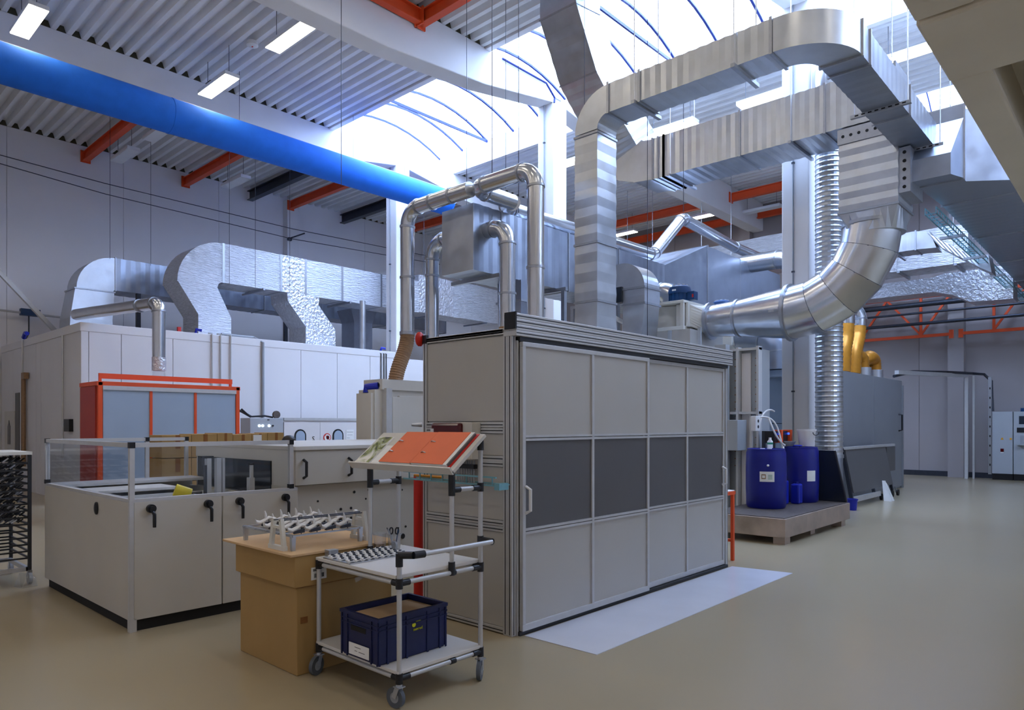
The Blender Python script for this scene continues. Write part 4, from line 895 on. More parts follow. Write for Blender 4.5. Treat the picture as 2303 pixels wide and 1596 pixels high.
part(t, 'work_bed', 'machine_light', (mx0 + .03, my0 + .03, .82, mx1 - .03, my1 - .03, .86))
part(t, 'rim', 'alu', (mx0, my0, 1.0, mx1, my0 + .06, 1.025), (mx0, my0 + .06, 1.0, mx0 + .06, my1, 1.025), (mx0 + .06, my1 - .42, 1.0, mx1, my1, 1.025))
GP = .036
for x, y in ((mx0, my0), (mx1 - .08, my0), (mx0, my1 - GP), (mx1 - .08, my1 - GP), (2.9, my1 - GP)):
    part(t, 'guard_post', 'alu', (x, y, 1.025, x + GP, y + GP, 1.44)); part(t, 'post_cap', 'black_plastic', (x - .003, y - .003, 1.42, x + GP + .003, y + GP + .003, 1.465))
    if (x, y) in ((mx0, my1 - GP), (mx1 - .08, my0)): part(t, 'post_foot', 'black_plastic', (x - .004, y - .004, 1.02, x + GP + .004, y + GP + .004, 1.06))
part(t, 'guard_rail', 'alu', (mx0 + GP, my0, 1.425, mx1 - .08, my0 + GP, 1.46)); part(t, 'guard_rail', 'alu', (mx0, my0 + GP, 1.425, mx0 + GP, my1 - GP, 1.46)); part(t, 'guard_rail', 'alu', (mx0 + GP, my1 - GP, 1.425, mx1 - .08, my1, 1.46))
part(t, 'guard_pane', 'acrylic', (mx0 + GP, my0 + .015, 1.03, mx1 - .08, my0 + .02, 1.425)); part(t, 'guard_pane', 'acrylic', (mx0 + .015, my0 + GP, 1.03, mx0 + .02, my1 - GP, 1.425)); part(t, 'guard_pane', 'acrylic', (mx0 + GP, my1 - .02, 1.03, mx1 - .08, my1 - .015, 1.425))
for x in (2.12, 2.57, 2.84, 3.27):
    l = MB().cyl((x, my0, .945), (x, my0 - .035, .945), .034, n=16).build('lever_lock', 'black_plastic', t, smooth=40); MB().cyl((x, my0 - .03, .945), (x, my0 - .05, .945), .02, n=12).build('knob', 'black_plastic', l, smooth=40)
    MB().tube([(x, my0 - .035, .93), (x + .012, my0 - .05, .90), (x + .014, my0 - .045, .80)], [.012, .014, .013], 8).build('lever', 'black_plastic', l, smooth=40)
MB().ball((mx0 - .006, 6.55, .90), .045, sc=(.4, .8, 1.25)).build('end_knob', 'black_plastic', t, smooth=60)
# inside: rails, clamp, gripper
for y, z in ((6.1, .9), (6.35, .92), (6.7, .91), (7.1, .92)): MB().bar((mx0 + .1, y, z), (mx1 - .05, y, z), .03).build('guide_rail', 'alu', t)
part(t, 'feed_tray', 'laminate', (mx0 + .12, 7.2, .96, 2.9, 7.66, .985)); part(t, 'feed_slot', 'black_rubber', (mx0 + .2, 7.18, .88, 2.85, 7.2, .955))
for i in range(9): x = 2.6 + i * .075; part(t, 'fixture_block', 'steel_zinc', (x, 6.45, .92, x + .03, 6.49, .965))
g = T('gripper', 'yellow clamp gripper on a slim upright inside the acrylic guard', 'gripper', (2.62, 6.3, .86))
MB().cyl((2.52, 6.34, 1.03), (2.64, 6.3, .985), .055, .05, n=14).build('yellow_head', 'yellow_plastic', g, smooth=40); MB().tube([(2.64, 6.26, .985), (2.69, 6.22, 1.0), (2.71, 6.24, .94), (2.66, 6.28, .9)], .022, 8).build('jaw', 'black_plastic', g); MB().cyl((2.64, 6.2, .96), (2.64, 6.24, .96), .035, n=12).build('pivot', 'steel_zinc', g, smooth=40)
part(g, 'upright', 'alu', (2.76, 6.24, .86, 2.80, 6.29, 1.3)); part(g, 'scale_strip', 'dark_steel', (2.745, 6.24, .95, 2.76, 6.28, 1.24)); part(g, 'top_clip', 'black_plastic', (2.74, 6.24, 1.3, 2.82, 6.3, 1.32)); part(g, 'arm', 'alu', (2.64, 6.27, .9, 2.78, 6.3, .94))
g = T('guide_post', 'twin aluminium guide post rising inside the acrylic guard', 'post', (2.86, 6.2, .86)); part(g, 'profile', 'alu', (2.83, 6.2, .86, 2.87, 6.25, 1.3)); part(g, 'profile', 'alu', (2.885, 6.2, .86, 2.905, 6.25, 1.3))
g = T('valve_block', 'small aluminium valve block near the tunnel mouth', 'block', (3.22, 6.3, .86)); part(g, 'block', 'alu', (3.19, 6.3, .86, 3.24, 6.36, 1.1)); part(g, 'plug', 'turquoise', (3.13, 6.33, .9, 3.17, 6.37, .97)); part(g, 'cap', 'black_plastic', (3.2, 6.3, 1.22, 3.235, 6.34, 1.235)); part(g, 'stem', 'alu', (3.205, 6.305, 1.1, 3.23, 6.335, 1.22))
# ---- tunnel line behind
t = T('tunnel_machine', 'long grey-beige tunnel machine hood with black pull handles', 'machine', (4.6, 6.9, 0))
part(t, 'base', 'machine_beige', (3.42, 5.98, .05, 5.85, 8.0, 1.02)); part(t, 'plinth', 'black_rubber', (3.5, 6.02, 0, 5.8, 7.95, .05))
part(t, 'hood', 'machine_beige', (3.44, 5.9, 1.03, 5.85, 8.05, 1.36), bevel=.006); part(t, 'hood_lid', 'machine_light', (3.42, 5.88, 1.36, 5.87, 8.07, 1.40), bevel=.006)
part(t, 'mouth_frame', 'machine_light', (3.425, 5.92, 1.25, 3.44, 8.03, 1.36), (3.425, 5.92, .95, 3.44, 6.32, 1.25)); part(t, 'mouth_curtain', 'glass_dark', (3.41, 6.32, .93, 3.425, 7.95, 1.25))
for x in (3.52, 4.02, 5.2): MB().tube([(x, 5.9, 1.1), (x, 5.85, 1.12), (x, 5.85, 1.25), (x, 5.9, 1.27)], .014, 8).build('pull_handle', 'black_plastic', t)
part(t, 'hood_seam', 'alu_dark', (4.3, 5.897, 1.04, 4.305, 5.9, 1.36))
h = MB()
for x, z, r in ((4.32, .93, .018), (4.14, .92, .014), (3.72, .86, .01), (4.28, .84, .01), (3.98, .76, .014), (4.1, .76, .014), (3.98, .66, .014), (4.1, .66, .014), (4.16, .72, .012), (4.75, .9, .01), (4.8, .5, .012), (4.76, .4, .03), (4.76, .3, .01)): h.cyl((x, 5.98, z), (x, 5.975, z), r, n=10)
h.build('bolt_holes', 'black_plastic', t); part(t, 'access_panel', 'machine_beige', (4.36, 5.972, .45, 4.74, 5.98, .92))
# ---- oven behind the booth
t = T('oven_cabinet', 'tall grey-beige oven cabinet under the brown flexible hose', 'oven', (6.9, 8.6, 0))
part(t, 'body', 'machine_light', (5.95, 8.1, 0, 8.6, 8.48, 2.1)); part(t, 'rear_body', 'machine_light', (6.75, 8.48, 0, 8.6, 9.3, 2.1)); part(t, 'roof', 'machine_light', (6.05, 8.06, 2.1, 8.62, 8.5, 2.25), (6.75, 8.5, 2.1, 8.62, 9.3, 2.25))
part(t, 'end_panel', 'machine_light', (5.9, 8.12, 0, 5.95, 8.47, 2.05)); part(t, 'door', 'machine_light', (6.35, 8.05, .1, 7.6, 8.1, 2.02), bevel=.005); part(t, 'edge_post', 'alu', (6.08, 8.0, 0, 6.18, 8.1, 2.12)); part(t, 'edge_slot', 'hose_brown', (6.18, 8.04, .4, 6.2, 8.08, 1.95)); part(t, 'edge_cover', 'machine_light', (6.2, 8.02, 0, 6.34, 8.1, 2.0), bevel=.01)
MB().tube([(5.95, 8.3, 2.06), (5.95, 8.3, 2.14), (6.05, 8.15, 2.16)], .05, 10).build('blue_valve', 'jerry_blue', t); MB().cyl((6.05, 8.15, 2.16), (6.3, 8.15, 2.16), .035, n=10).build('air_line', 'alu', t)

# ================================================================ RIGHT SIDE
t = T('spill_pallet', 'low steel spill pallet with grated top under the barrels', 'pallet', (10.6, 4.2, 0))
part(t, 'tray', 'pallet_steel', (9.3, 3.62, .09, 11.97, 4.76, .345), bevel=.006); part(t, 'grating', 'grating', (9.32, 3.64, .345, 11.95, 4.75, .355))
for x, y in ((9.34, 3.64), (11.62, 3.64), (10.45, 3.7), (9.34, 4.58), (11.62, 4.58)): part(t, 'foot', 'pallet_steel', (x, y, 0, x + .18, y + .16, .09))
def barrel(x, y, lab, lx):
    t = T('barrel', lab, 'barrel', (x, y, .355), 'blue barrels')
    MB().lathe((x, y, .355), [(.265, 0), (.285, .03), (.288, .2), (.292, .3), (.292, .6), (.288, .7), (.285, .83), (.27, .87), (.275, .885), (.262, .89), (.258, .872)], 32).build('drum', 'barrel_blue', t, smooth=40)
    for a in (.13, -.13): MB().cyl((x + a, y, 1.22), (x + a, y, 1.25), .035, n=12).build('bung', 'paper', t, smooth=40)
    return t
t = barrel(10.4, 4.34, 'blue plastic barrel with a printed label in front on the pallet', 0)
def arc_label(parent, c, r, a0, a1, z0, z1, m, name):
    n = 6; vs = []; 
    for i in range(n + 1):
        a = a0 + (a1 - a0) * i / n
        for rr, z in ((r, z0), (r, z1)): vs.append((c[0] + rr * cos(a), c[1] + rr * sin(a), z))
    return MB().add(vs, [(2 * i, 2 * i + 1, 2 * i + 3, 2 * i + 2) for i in range(n)]).build(name, m, parent)
lb = arc_label(t, (10.4, 4.34), .2935, radians(185), radians(226), .62 + .14, .62 + .29, 'paper', 'label')
c0 = V((10.4, 4.34, .84)); 
arc_label(lb, (10.4, 4.34), .2945, radians(190), radians(202), .80, .87, 'hose_brown', 'diamond_mark'); arc_label(lb, (10.4, 4.34), .2955, radians(192), radians(200), .815, .855, 'paper', 'diamond_face')
for i in range(4): arc_label(lb, (10.4, 4.34), .2945, radians(208), radians(220), .80 + .018 * i, .807 + .018 * i, 'green_plastic', 'text_line')
MB().ball((10.4 + .292 * cos(radians(208)), 4.34 + .292 * sin(radians(208)), 1.0), .018).build('plug', 'paper', t)
t = barrel(11.6, 4.28, 'blue plastic barrel carrying the white bucket', 0)
arc_label(t, (11.6, 4.28), .2935, radians(222), radians(252), .7, .87, 'paper', 'label')
def jerry(x, y, s, lab):
    t = T('jerrycan', lab, 'canister', (x, y, .355), 'small blue canisters'); MB().box(x - .1 * s, y - .08 * s, .355, x + .1 * s, y + .08 * s, .355 + .37 * s).build('body', 'jerry_blue', t, bevel=.025); MB().cyl((x, y, .355 + .37 * s), (x, y, .355 + .41 * s), .03, n=12).build('cap', 'barrel_blue', t, smooth=40)
jerry(10.98, 4.33, 1.0, 'taller small blue canister touching the labelled barrel'); jerry(11.2, 4.18, .85, 'shorter small blue canister between the two barrels')
t = T('bucket', 'white plastic bucket with black handle on the rear barrel', 'bucket', (11.68, 4.2, 1.252))
MB().lathe((11.68, 4.2, 1.252), [(.11, 0), (.145, .25), (.152, .25), (.152, .275), (.138, .275), (.105, .01)], 24).build('pail', 'white_plastic', t, smooth=40)
MB().tube([(11.68 + .15 * cos(a) * .9, 4.2 - .15, 1.5 - .02 - .05 * sin(a)) for a in [pi * i / 8 for i in range(9)]], .006, 6).build('handle', 'black_plastic', t)
t = T('bowl', 'grey plastic bowl on the rear barrel beside the bucket', 'bowl', (11.45, 4.55, 1.245)); MB().lathe((11.42, 4.38, 1.2525), [(.05, 0), (.1, .08), (.105, .08), (.06, .01)], 20).build('shell', 'grey_plastic', t, smooth=40)
o = MB().ball((11.46, 4.26, 1.262), .07, sc=(1.1, 1, .25)).build('cloth', 'jerry_blue', smooth=60); tag(o, 'crumpled blue cloth on the rear barrel', 'cloth')
for x, y, lab in ((11.3, 4.5, 'black dosing pump with orange face above the labelled barrel'), (11.64, 4.48, 'black dosing pump with orange face beside the column')):
    t = T('dosing_pump', lab, 'pump', (x, 4.72, .355), 'dosing pumps')
    part(t, 'body', 'black_plastic', (x - .2, y + .0, 1.32, x - .02, y + .16, 1.5), bevel=.01); part(t, 'face', 'orange_paint', (x - .03, y - .05, 1.31, x + .05, y + .08, 1.52), bevel=.008); part(t, 'display', 'screen_blue', (x - .034, y - .03, 1.44, x - .03, y + .0, 1.47)); part(t, 'bracket', 'dark_steel', (x - .12, y + .16, 1.3, x - .05, y + .22, 1.5)); part(t, 'stand', 'dark_steel', (x - .11, y + .2, .355, x - .05, y + .24, 1.5))
t = T('socket_box', 'white socket box on a pole behind the labelled barrel', 'socket', (10.7, 4.75, 1.4)); part(t, 'box', 'white_plastic', (10.68, 4.62, 1.5, 10.86, 4.7, 1.74), bevel=.01); part(t, 'pole', 'alu', (10.72, 4.7, .355, 10.76, 4.74, 1.74))
for y, z in ((4.695, 1.66), (4.695, 1.57)): MB().cyl((10.77, 4.62, z), (10.77, 4.615, z), .025, n=12).build('outlet', 'black_plastic', t)
for pts, lab in (([(10.85, 4.65, 1.72), (11.0, 4.5, 1.76), (11.15, 4.42, 1.5), (11.12, 4.35, 1.05), (11.0, 4.3, .95), (10.95, 4.3, 1.1), (11.1, 4.35, 1.25)], 'white hose looping from the socket box over the labelled barrel'), ([(11.0, 4.7, 1.5), (11.0, 4.7, 1.78), (11.2, 4.65, 1.9), (11.4, 4.62, 1.82)], 'white hose arching above the dosing pumps'), ([(10.9, 4.5, 1.7), (10.85, 4.4, 1.45), (11.0, 4.35, 1.3), (11.15, 4.35, 1.28)], 'white hose dropping into the labelled barrel')):
    cv = bpy.data.curves.new('c', 'CURVE'); cv.dimensions = '3D'; sp = cv.splines.new('NURBS'); sp.points.add(len(pts) - 1)
    for p_, q_ in zip(sp.points, pts): p_.co = (*q_, 1)
    sp.use_endpoint_u = True; sp.order_u = 4; cv.bevel_depth = .014; cv.bevel_resolution = 2; cv.resolution_u = 8
    o = bpy.data.objects.new('c', cv); C.objects.link(o); me = bpy.data.meshes.new_from_object(o.evaluated_get(bpy.context.evaluated_depsgraph_get())); bpy.data.objects.remove(o)
    me.materials.append(MATS['white_plastic']); o = bpy.data.objects.new('hose', me); C.objects.link(o); tag(o, lab, 'hose', 'white hoses')
t = T('chemical_bottle', 'small clear bottle with green print standing on the labelled barrel', 'bottle', (10.62, 4.35, 1.245)); MB().lathe((10.6, 4.36, 1.245), [(.04, 0), (.042, .1), (.02, .13), (.02, .16)], 14).build('bottle', 'paper', t, smooth=40); MB().cyl((10.6, 4.36, 1.3), (10.6, 4.36, 1.33), .043, n=14).build('print_band', 'green_plastic', t)
t = T('black_panel', 'dark glossy panel leaning against the pallet end', 'panel', (11.9, 3.9, .1)); MB().loft([[(11.915, 3.84, 1.18), (11.935, 3.84, 1.18), (11.935, 3.66, .356), (11.915, 3.66, .356)], [(11.915, 4.6, 1.18), (11.935, 4.6, 1.18), (11.935, 4.6, .356), (11.915, 4.6, .356)]]).build('sheet', 'glass_dark', t); MB().bar((11.925, 3.835, 1.18), (11.925, 3.655, .365), .04, .02).build('edge_trim', 'alu_dark', t)
t = T('orange_stand', 'slim orange steel stand at the far end of the booth', 'stand', (7.85, 3.75, 0))
part(t, 'top', 'paper', (7.56, 3.66, .82, 7.86, 3.9, .83)); part(t, 'top_frame', 'orange_paint', (7.55, 3.65, .78, 7.87, 3.91, .82))
for x, y in ((7.83, 3.66), (7.83, 3.87), (7.56, 3.87)): part(t, 'leg', 'orange_paint', (x, y, 0, x + .035, y + .035, .78))
part(t, 'lower_rail', 'orange_paint', (7.83, 3.69, .22, 7.865, 3.87, .25)); 
# grey enclosure in the far bay with gold hoses
t = T('grey_enclosure', 'tall grey sheet-metal enclosure beyond the flexible duct', 'enclosure', (17, 5.5, 0))
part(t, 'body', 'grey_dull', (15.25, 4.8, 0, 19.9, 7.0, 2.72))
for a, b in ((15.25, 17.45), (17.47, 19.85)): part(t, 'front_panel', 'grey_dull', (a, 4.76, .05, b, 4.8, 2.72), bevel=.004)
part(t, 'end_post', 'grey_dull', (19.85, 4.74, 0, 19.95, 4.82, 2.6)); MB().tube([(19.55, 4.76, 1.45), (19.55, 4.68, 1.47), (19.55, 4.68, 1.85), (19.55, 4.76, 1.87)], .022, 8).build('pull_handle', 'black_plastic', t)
for x in (17.4, 18.35): MB().cyl((x, 5.0, 2.72), (x, 5.0, 2.92), .2, n=18).build('roof_spigot', 'galv', t, smooth=40)
for i, (pts, lab) in enumerate((([(16.2, 4.97, 3.8), (16.15, 4.97, 3.5), (16.0, 4.97, 3.2), (15.95, 4.97, 2.74)], 'golden flexible hose dropping steeply beside the flexible duct'), ([(17.15, 5.0, 3.85), (17.1, 5.0, 3.6), (16.85, 5.0, 3.25), (16.75, 5.0, 2.74)], 'golden flexible hose dropping in parallel, away from the flexible duct'), ([(16.9, 5.35, 3.0), (17.1, 5.1, 3.2), (17.35, 5.0, 3.15), (17.4, 5.0, 2.9)], 'short golden hose arched onto the first roof spigot'), ([(17.75, 5.25, 3.0), (17.95, 5.0, 3.22), (18.3, 5.0, 3.16), (18.35, 5.0, 2.9)], 'short golden hose arched onto the second roof spigot'))):
    b = MB(); P_ = []
    for k in range(len(pts) - 1):
        for s in range(8): P_.append(V(pts[k]).lerp(V(pts[k + 1]), s / 8))
    P_.append(V(pts[-1])); S_ = P_[:]
    for _ in range(6): S_ = [S_[0]] + [(S_[j - 1] + S_[j] * 2 + S_[j + 1]) / 4 for j in range(1, len(S_) - 1)] + [S_[-1]]
    tag(MB().tube(S_, [.165 if j % 2 else .155 for j in range(len(S_))], 16).build('flexible_hose', 'hose_gold', smooth=60), lab, 'hose', 'golden hoses')
t = T('steel_pipe', 'bent bright pipes feeding the golden hoses from above', 'pipe', (16.2, 5.3, 4.3)); pipe(t, [(16.2, 4.97, 3.8), (16.22, 4.97, 4.3), (15.6, 5.9, 4.4)], .165, .25); pipe(t, [(17.15, 5.0, 3.85), (17.18, 5.0, 4.25), (16.5, 5.75, 4.35)], .165, .25)
part(t, 'rear_duct', 'galv_dark', (17.6, 5.7, 2.72, 18.2, 6.3, 4.4))
t = T('folding_table', 'folded grey table cart on castors before the grey enclosure', 'table', (15.8, 4.35, 0))
MB().loft([[(14.45, 4.3, .28), (14.45, 4.34, .28), (14.45, 4.5, 1.12), (14.45, 4.46, 1.12)], [(17.2, 4.3, .28), (17.2, 4.34, .28), (17.2, 4.5, 1.12), (17.2, 4.46, 1.12)]]).build('table_top', 'panel_dark', t)
MB().loft([[(14.45, 4.28, .1), (14.45, 4.34, .1), (14.45, 4.34, .2), (14.45, 4.28, .2)], [(16.2, 4.28, .1), (16.2, 4.34, .1), (16.2, 4.34, .2), (16.2, 4.28, .2)]]).build('bottom_bar', 'alu', t)
for x in (14.42, 15.9, 17.22): MB().bar((x, 4.32, .1), (x, 4.5, 1.14), .06).build('side_frame', 'dark_steel', t)
part(t, 'upper_flap', 'panel_dark', (17.26, 4.44, .55, 17.95, 4.48, 1.1)); MB().bar((14.4, 4.47, 1.14), (17.95, 4.47, 1.14), .05).build('top_bar', 'alu', t)
for x in (14.5, 16.3, 17.15, 17.6): MB().cyl((x, 4.28, .07), (x, 4.32, .07), .07, n=16).build('castor', 'black_rubber', t, smooth=40); MB().bar((x, 4.34, .07), (x, 4.36, .2), .03).build('castor_fork', 'steel_zinc', t)
t = T('paper_bundle', 'folded white sheets leaning at the foot of the table cart', 'paper', (16.4, 4.2, 0)); 
for a in (0, .12, .2): MB().loft([[(16.1 + a, 4.2, 0), (16.14 + a, 4.2, 0), (16.22 + a * .7, 4.26, .42 - a * .4), (16.2 + a * .7, 4.26, .42 - a * .4)], [(16.12 + a, 4.06, 0), (16.16 + a, 4.06, 0), (16.22 + a * .7, 4.2, .42 - a * .4), (16.2 + a * .7, 4.2, .42 - a * .4)]]).build('sheet', 'paper', t)
t = T('blue_bucket', 'small blue bucket on the floor by the pallet end', 'bucket', (14.0, 4.2, 0)); MB().lathe((14.0, 4.2, 0), [(.08, 0), (.1, .19), (.11, .19), (.11, .21), (.095, .21), (.07, .02)], 20).build('pail', 'jerry_blue', t, smooth=40)
t = T('silver_screen', 'silver sheet panel standing behind the folded table', 'panel', (14.1, 4.5, 0)); part(t, 'sheet', 'galv_dark', (13.95, 4.52, 0, 14.4, 4.56, 1.1))
# end wall fittings
t = T('portal_frame', 'slim steel portal carrying cables from the grey enclosure to the end wall', 'frame', (22.2, 4.6, 0))
MB().bar((24.47, 4.14, 0), (24.47, 4.14, 3.06), .09).build('post', 'alu', t); MB().bar((24.47, 4.14, 3.06), (19.95, 4.9, 2.95), .1).build('cross_beam', 'alu', t); MB().bar((24.6, 3.98, 0), (24.6, 3.98, 3.06), .05).build('rear_post', 'alu', t)
MB().tube([(19.9, 4.95, 2.85), (21, 4.78, 3.02), (23, 4.4, 3.1), (24.4, 4.0, 3.12), (24.8, 3.75, 3.1), (24.85, 3.58, 2.9), (24.85, 3.55, 2.0)], .04, 8).build('cable_bundle', 'dark_steel', t)
t = T('cable_riser', 'slotted cable riser beside the grey switch cabinet', 'riser', (24.7, 3.55, 0)); part(t, 'channel', 'steel_zinc', (24.6, 3.54, .15, 24.66, 3.62, 3.0)); m = MB()
for i in range(9): m.box(24.595, 3.56, .4 + i * .28, 24.6, 3.59, .46 + i * .28)
m.build('slot_row', 'black_rubber', t)
t = T('switch_cabinet', 'grey electrical switch cabinet with warning triangle on the end wall', 'cabinet', (24.9, 3.2, 0), 'switch cabinets')
part(t, 'body', 'grey_cabinet', (24.6, 3.03, .18, 25.15, 3.52, 1.98), bevel=.006); part(t, 'plinth', 'black_rubber', (24.62, 3.03, 0, 25.15, 3.52, .18))
MB().prism([(3.24, 1.17), (3.32, 1.17), (3.28, 1.24)], 'x', 24.592, 24.6).build('warning_triangle', 'sign_yellow', t); part(t, 'main_switch', 'red_dark', (24.58, 3.24, .82, 24.6, 3.32, .91)); part(t, 'lock', 'sign_yellow', (24.585, 3.05, 1.17, 24.6, 3.1, 1.22)); part(t, 'tag_plate', 'paper', (24.594, 3.24, .78, 24.6, 3.32, .81))
t = T('switch_cabinet', 'grey control cabinet with small screen and keyboard shelf', 'cabinet', (24.9, 2.6, 0), 'switch cabinets')
part(t, 'body', 'grey_cabinet', (24.6, 2.2, .18, 25.15, 3.01, 1.98), bevel=.006); part(t, 'plinth', 'black_rubber', (24.62, 2.2, 0, 25.15, 3.01, .18)); part(t, 'black_strip', 'black_plastic', (24.59, 2.3, 1.38, 24.6, 2.93, 1.52)); part(t, 'screen', 'glass_dark', (24.59, 2.3, 1.62, 24.6, 2.88, 1.85)); part(t, 'shelf', 'grey_cabinet', (24.45, 2.3, 1.02, 24.6, 2.92, 1.05)); part(t, 'document_pocket', 'grey_plastic', (24.57, 2.4, 1.05, 24.6, 2.85, 1.3)); part(t, 'top_box', 'motor_blue', (24.65, 2.3, 1.98, 25, 2.85, 2.08))
# tray rack at the far left
t = T('tray_rack', 'wheeled tray rack crowded with small dark parts beside the loading machine', 'rack', (1.55, 8.7, 0))
rx0, rx1, ry0, ry1 = 1.12, 1.9, 8.35, 9.1
for x in (rx0, rx1):
    for y in (ry0, ry1): MB().bar((x, y, .14), (x, y, 1.3), .03).build('upright', 'alu_dark', t); c = MB().cyl((x - .015, y, .06), (x + .015, y, .06), .06, n=14).build('castor', 'grey_plastic', t, smooth=40); part(c, 'fork', 'steel_zinc', (x - .02, y - .02, .06, x + .02, y + .02, .14))
part(t, 'base_frame', 'alu', (rx0, ry0, .13, rx1, ry0 + .03, .17), (rx0, ry1 - .03, .13, rx1, ry1, .17), (rx0, ry0, .13, rx0 + .03, ry1, .17), (rx1 - .03, ry0, .13, rx1, ry1, .17))
part(t, 'top_frame', 'cream_metal', (rx0 - .02, ry0 - .02, 1.3, rx1 + .02, ry1 + .02, 1.33))
for i in range(15):
    z = .26 + i * .068
    for y in (ry0, ry1 - .02): MB().bar((rx0, y + .01, z), (rx1, y + .01, z), .016).build('tray_rail', 'alu_dark', t)
    for x in (rx0, rx1): MB().bar((x, ry0, z), (x, ry1, z), .016).build('tray_rail', 'alu_dark', t)
rnd = random.Random(3)
m = MB(); m2 = MB()
for i in range(5, 15):
    z = .27 + i * .068
    for j in range(11):
        for k in range(9):
            x = rx0 + .05 + j * .067 + rnd.uniform(-.012, .012); y = ry0 + .05 + k * .078
            (m if rnd.random() < .8 else m2).bar((x - .022, y, z + .01), (x + .022, y + rnd.uniform(-.02, .02), z + .035 + rnd.uniform(0, .015)), .02, .012)
o = m.build('small_parts', 'black_plastic', kind='stuff'); tag(o, 'countless small dark moulded parts filling the tray rack', 'parts'); o = m2.build('small_parts', 'steel_zinc', kind='stuff'); tag(o, 'countless small bright metal parts scattered among the rack trays', 'parts')
o = MB().loft([[(1.75, 8.3, 0), (1.92, 8.3, 0), (1.9, 8.3, .12), (1.8, 8.3, .14)], [(1.78, 8.14, 0), (1.93, 8.16, 0), (1.92, 8.2, .08), (1.85, 8.2, .1)]]).build('plastic_bag', 'clear_plastic', bevel=.01); tag(o, 'crumpled clear plastic bag at the foot of the tray rack', 'bag')
# ================================================================ FOREGROUND
# ---- big cardboard box with loose lid board
t = T('cardboard_box', 'big brown cardboard box standing on the floor with telescoping lid', 'box', (2.72, 4.4, 0))
part(t, 'carton', 'cardboard', (2.35, 4.02, 0, 3.1, 4.78, .6), bevel=.006); part(t, 'lid', 'cardboard', (2.325, 4.0, .565, 3.12, 4.8, .765), bevel=.006)
part(t, 'lid_shade_strip', 'cardboard_dark', (2.34, 4.012, .56, 3.105, 4.79, .568))  # dark strip put in for the shade under the lid edge
lb = part(t, 'shipping_label', 'paper', (2.44, 3.994, .60, 2.55, 4.0, .68))
for i, (a, b) in enumerate(((2.45, 2.51), (2.45, 2.50))): part(lb, 'text_line', 'ink', (a, 3.992, .665 - i * .008, b, 3.994, .669 - i * .008))
for i in range(9): part(lb, 'barcode_bar', 'ink', (2.46 + i * .008, 3.992, .613, 2.46 + i * .008 + (.005 if i % 3 else .003), 3.994, .64))
part(t, 'small_label', 'cardboard_dark', (2.375, 4.015, .33, 2.425, 4.02, .37)); MB().loft([[(2.78, 3.993, .53), (2.9, 3.993, .57), (2.905, 3.993, .60), (2.77, 3.993, .56)], [(2.78, 4.0, .53), (2.9, 4.0, .57), (2.905, 4.0, .60), (2.77, 4.0, .56)]]).build('document_pouch', 'clear_plastic', t)
t = T('lid_board', 'pale cardboard sheet lying on the big cardboard box', 'cardboard sheet', (2.7, 4.45, .766)); part(t, 'sheet', 'cardboard_light', (2.29, 3.99, .766, 3.13, 4.93, .782), bevel=.003)
ZB = .782
# ---- wire jig with white brackets
t = T('jig_frame', 'low grey steel jig frame on the cardboard sheet', 'jig', (2.65, 4.45, ZB))
for x, y in ((2.38, 4.12), (2.38, 4.76), (2.9, 4.12), (2.9, 4.76)): MB().loft([rect((x, y, ZB), ux * .012, uy * .012), rect((x, y, .875), ux * .016, uy * .012)]).build('leg', 'steel_zinc', t)
for y in (4.12, 4.28, 4.44, 4.6, 4.76): MB().bar((2.36, y, .878), (2.92, y, .878), .018, .01).build('cross_bar', 'steel_zinc', t)
for x in (2.38, 2.9): MB().bar((x, 4.1, .878), (x, 4.78, .878), .022, .014).build('side_bar', 'steel_zinc', t)
def bracket():
    root = T('white_bracket', 'x', 'bracket', (0, 0, 0))
    P_ = [(-.06, 0, .018), (-.055, 0, .006), (-.03, 0, 0), (0, 0, .01), (.03, 0, .026), (.058, 0, .022)]
    rings = []
    for i, (x, y, z) in enumerate(P_):
        wy = (.01, .017, .02, .018, .017, .008)[i]; h = (.006, .01, .011, .011, .009, .004)[i]
        rings.append([V((x, wy * cos(a), z + h * sin(a))) for a in [2 * pi * k / 10 for k in range(10)]])
    MB().loft(rings).build('shell', 'white_plastic', root, local=True, smooth=60)
    MB().tube([(.012, 0, .018), (.008, 0, .045), (.002, 0, .062)], [.011, .007, .004], 8).build('stub', 'white_plastic', root, local=True, smooth=60)
    MB().cyl((.03, 0, -.022), (.03, 0, .016), .003, n=6).build('wire_hook', 'dark_steel', root, local=True); MB().loft([[(-.02, -.012, -.004), (-.02, .012, -.004), (-.02, .012, -.018), (-.02, -.012, -.018)], [(.05, -.012, .006), (.05, .012, .006), (.05, .012, -.012), (.05, -.012, -.012)]]).build('shadow_plate', 'dark_steel', root, local=True)  # dark plate below the shell stands in for its shadow
    return root
BG = 'white brackets on the jig'; lab = 'white curved plastic bracket with upright stub held on the jig'
pro = bracket(); pro['label'] = lab; pro['group'] = BG; first = True
for j, y in enumerate((4.16, 4.32, 4.48, 4.66)):
    for i, x in enumerate((2.43, 2.55, 2.67, 2.79)):
        o = pro if first else dup(pro); first = False
        o.location = (x + (.04 if j % 2 else 0), y, .907); o.scale = (1.0, 1.25, 1.3); o.rotation_euler = (0, 0, radians(-18 + 7 * ((i + j) % 3)))
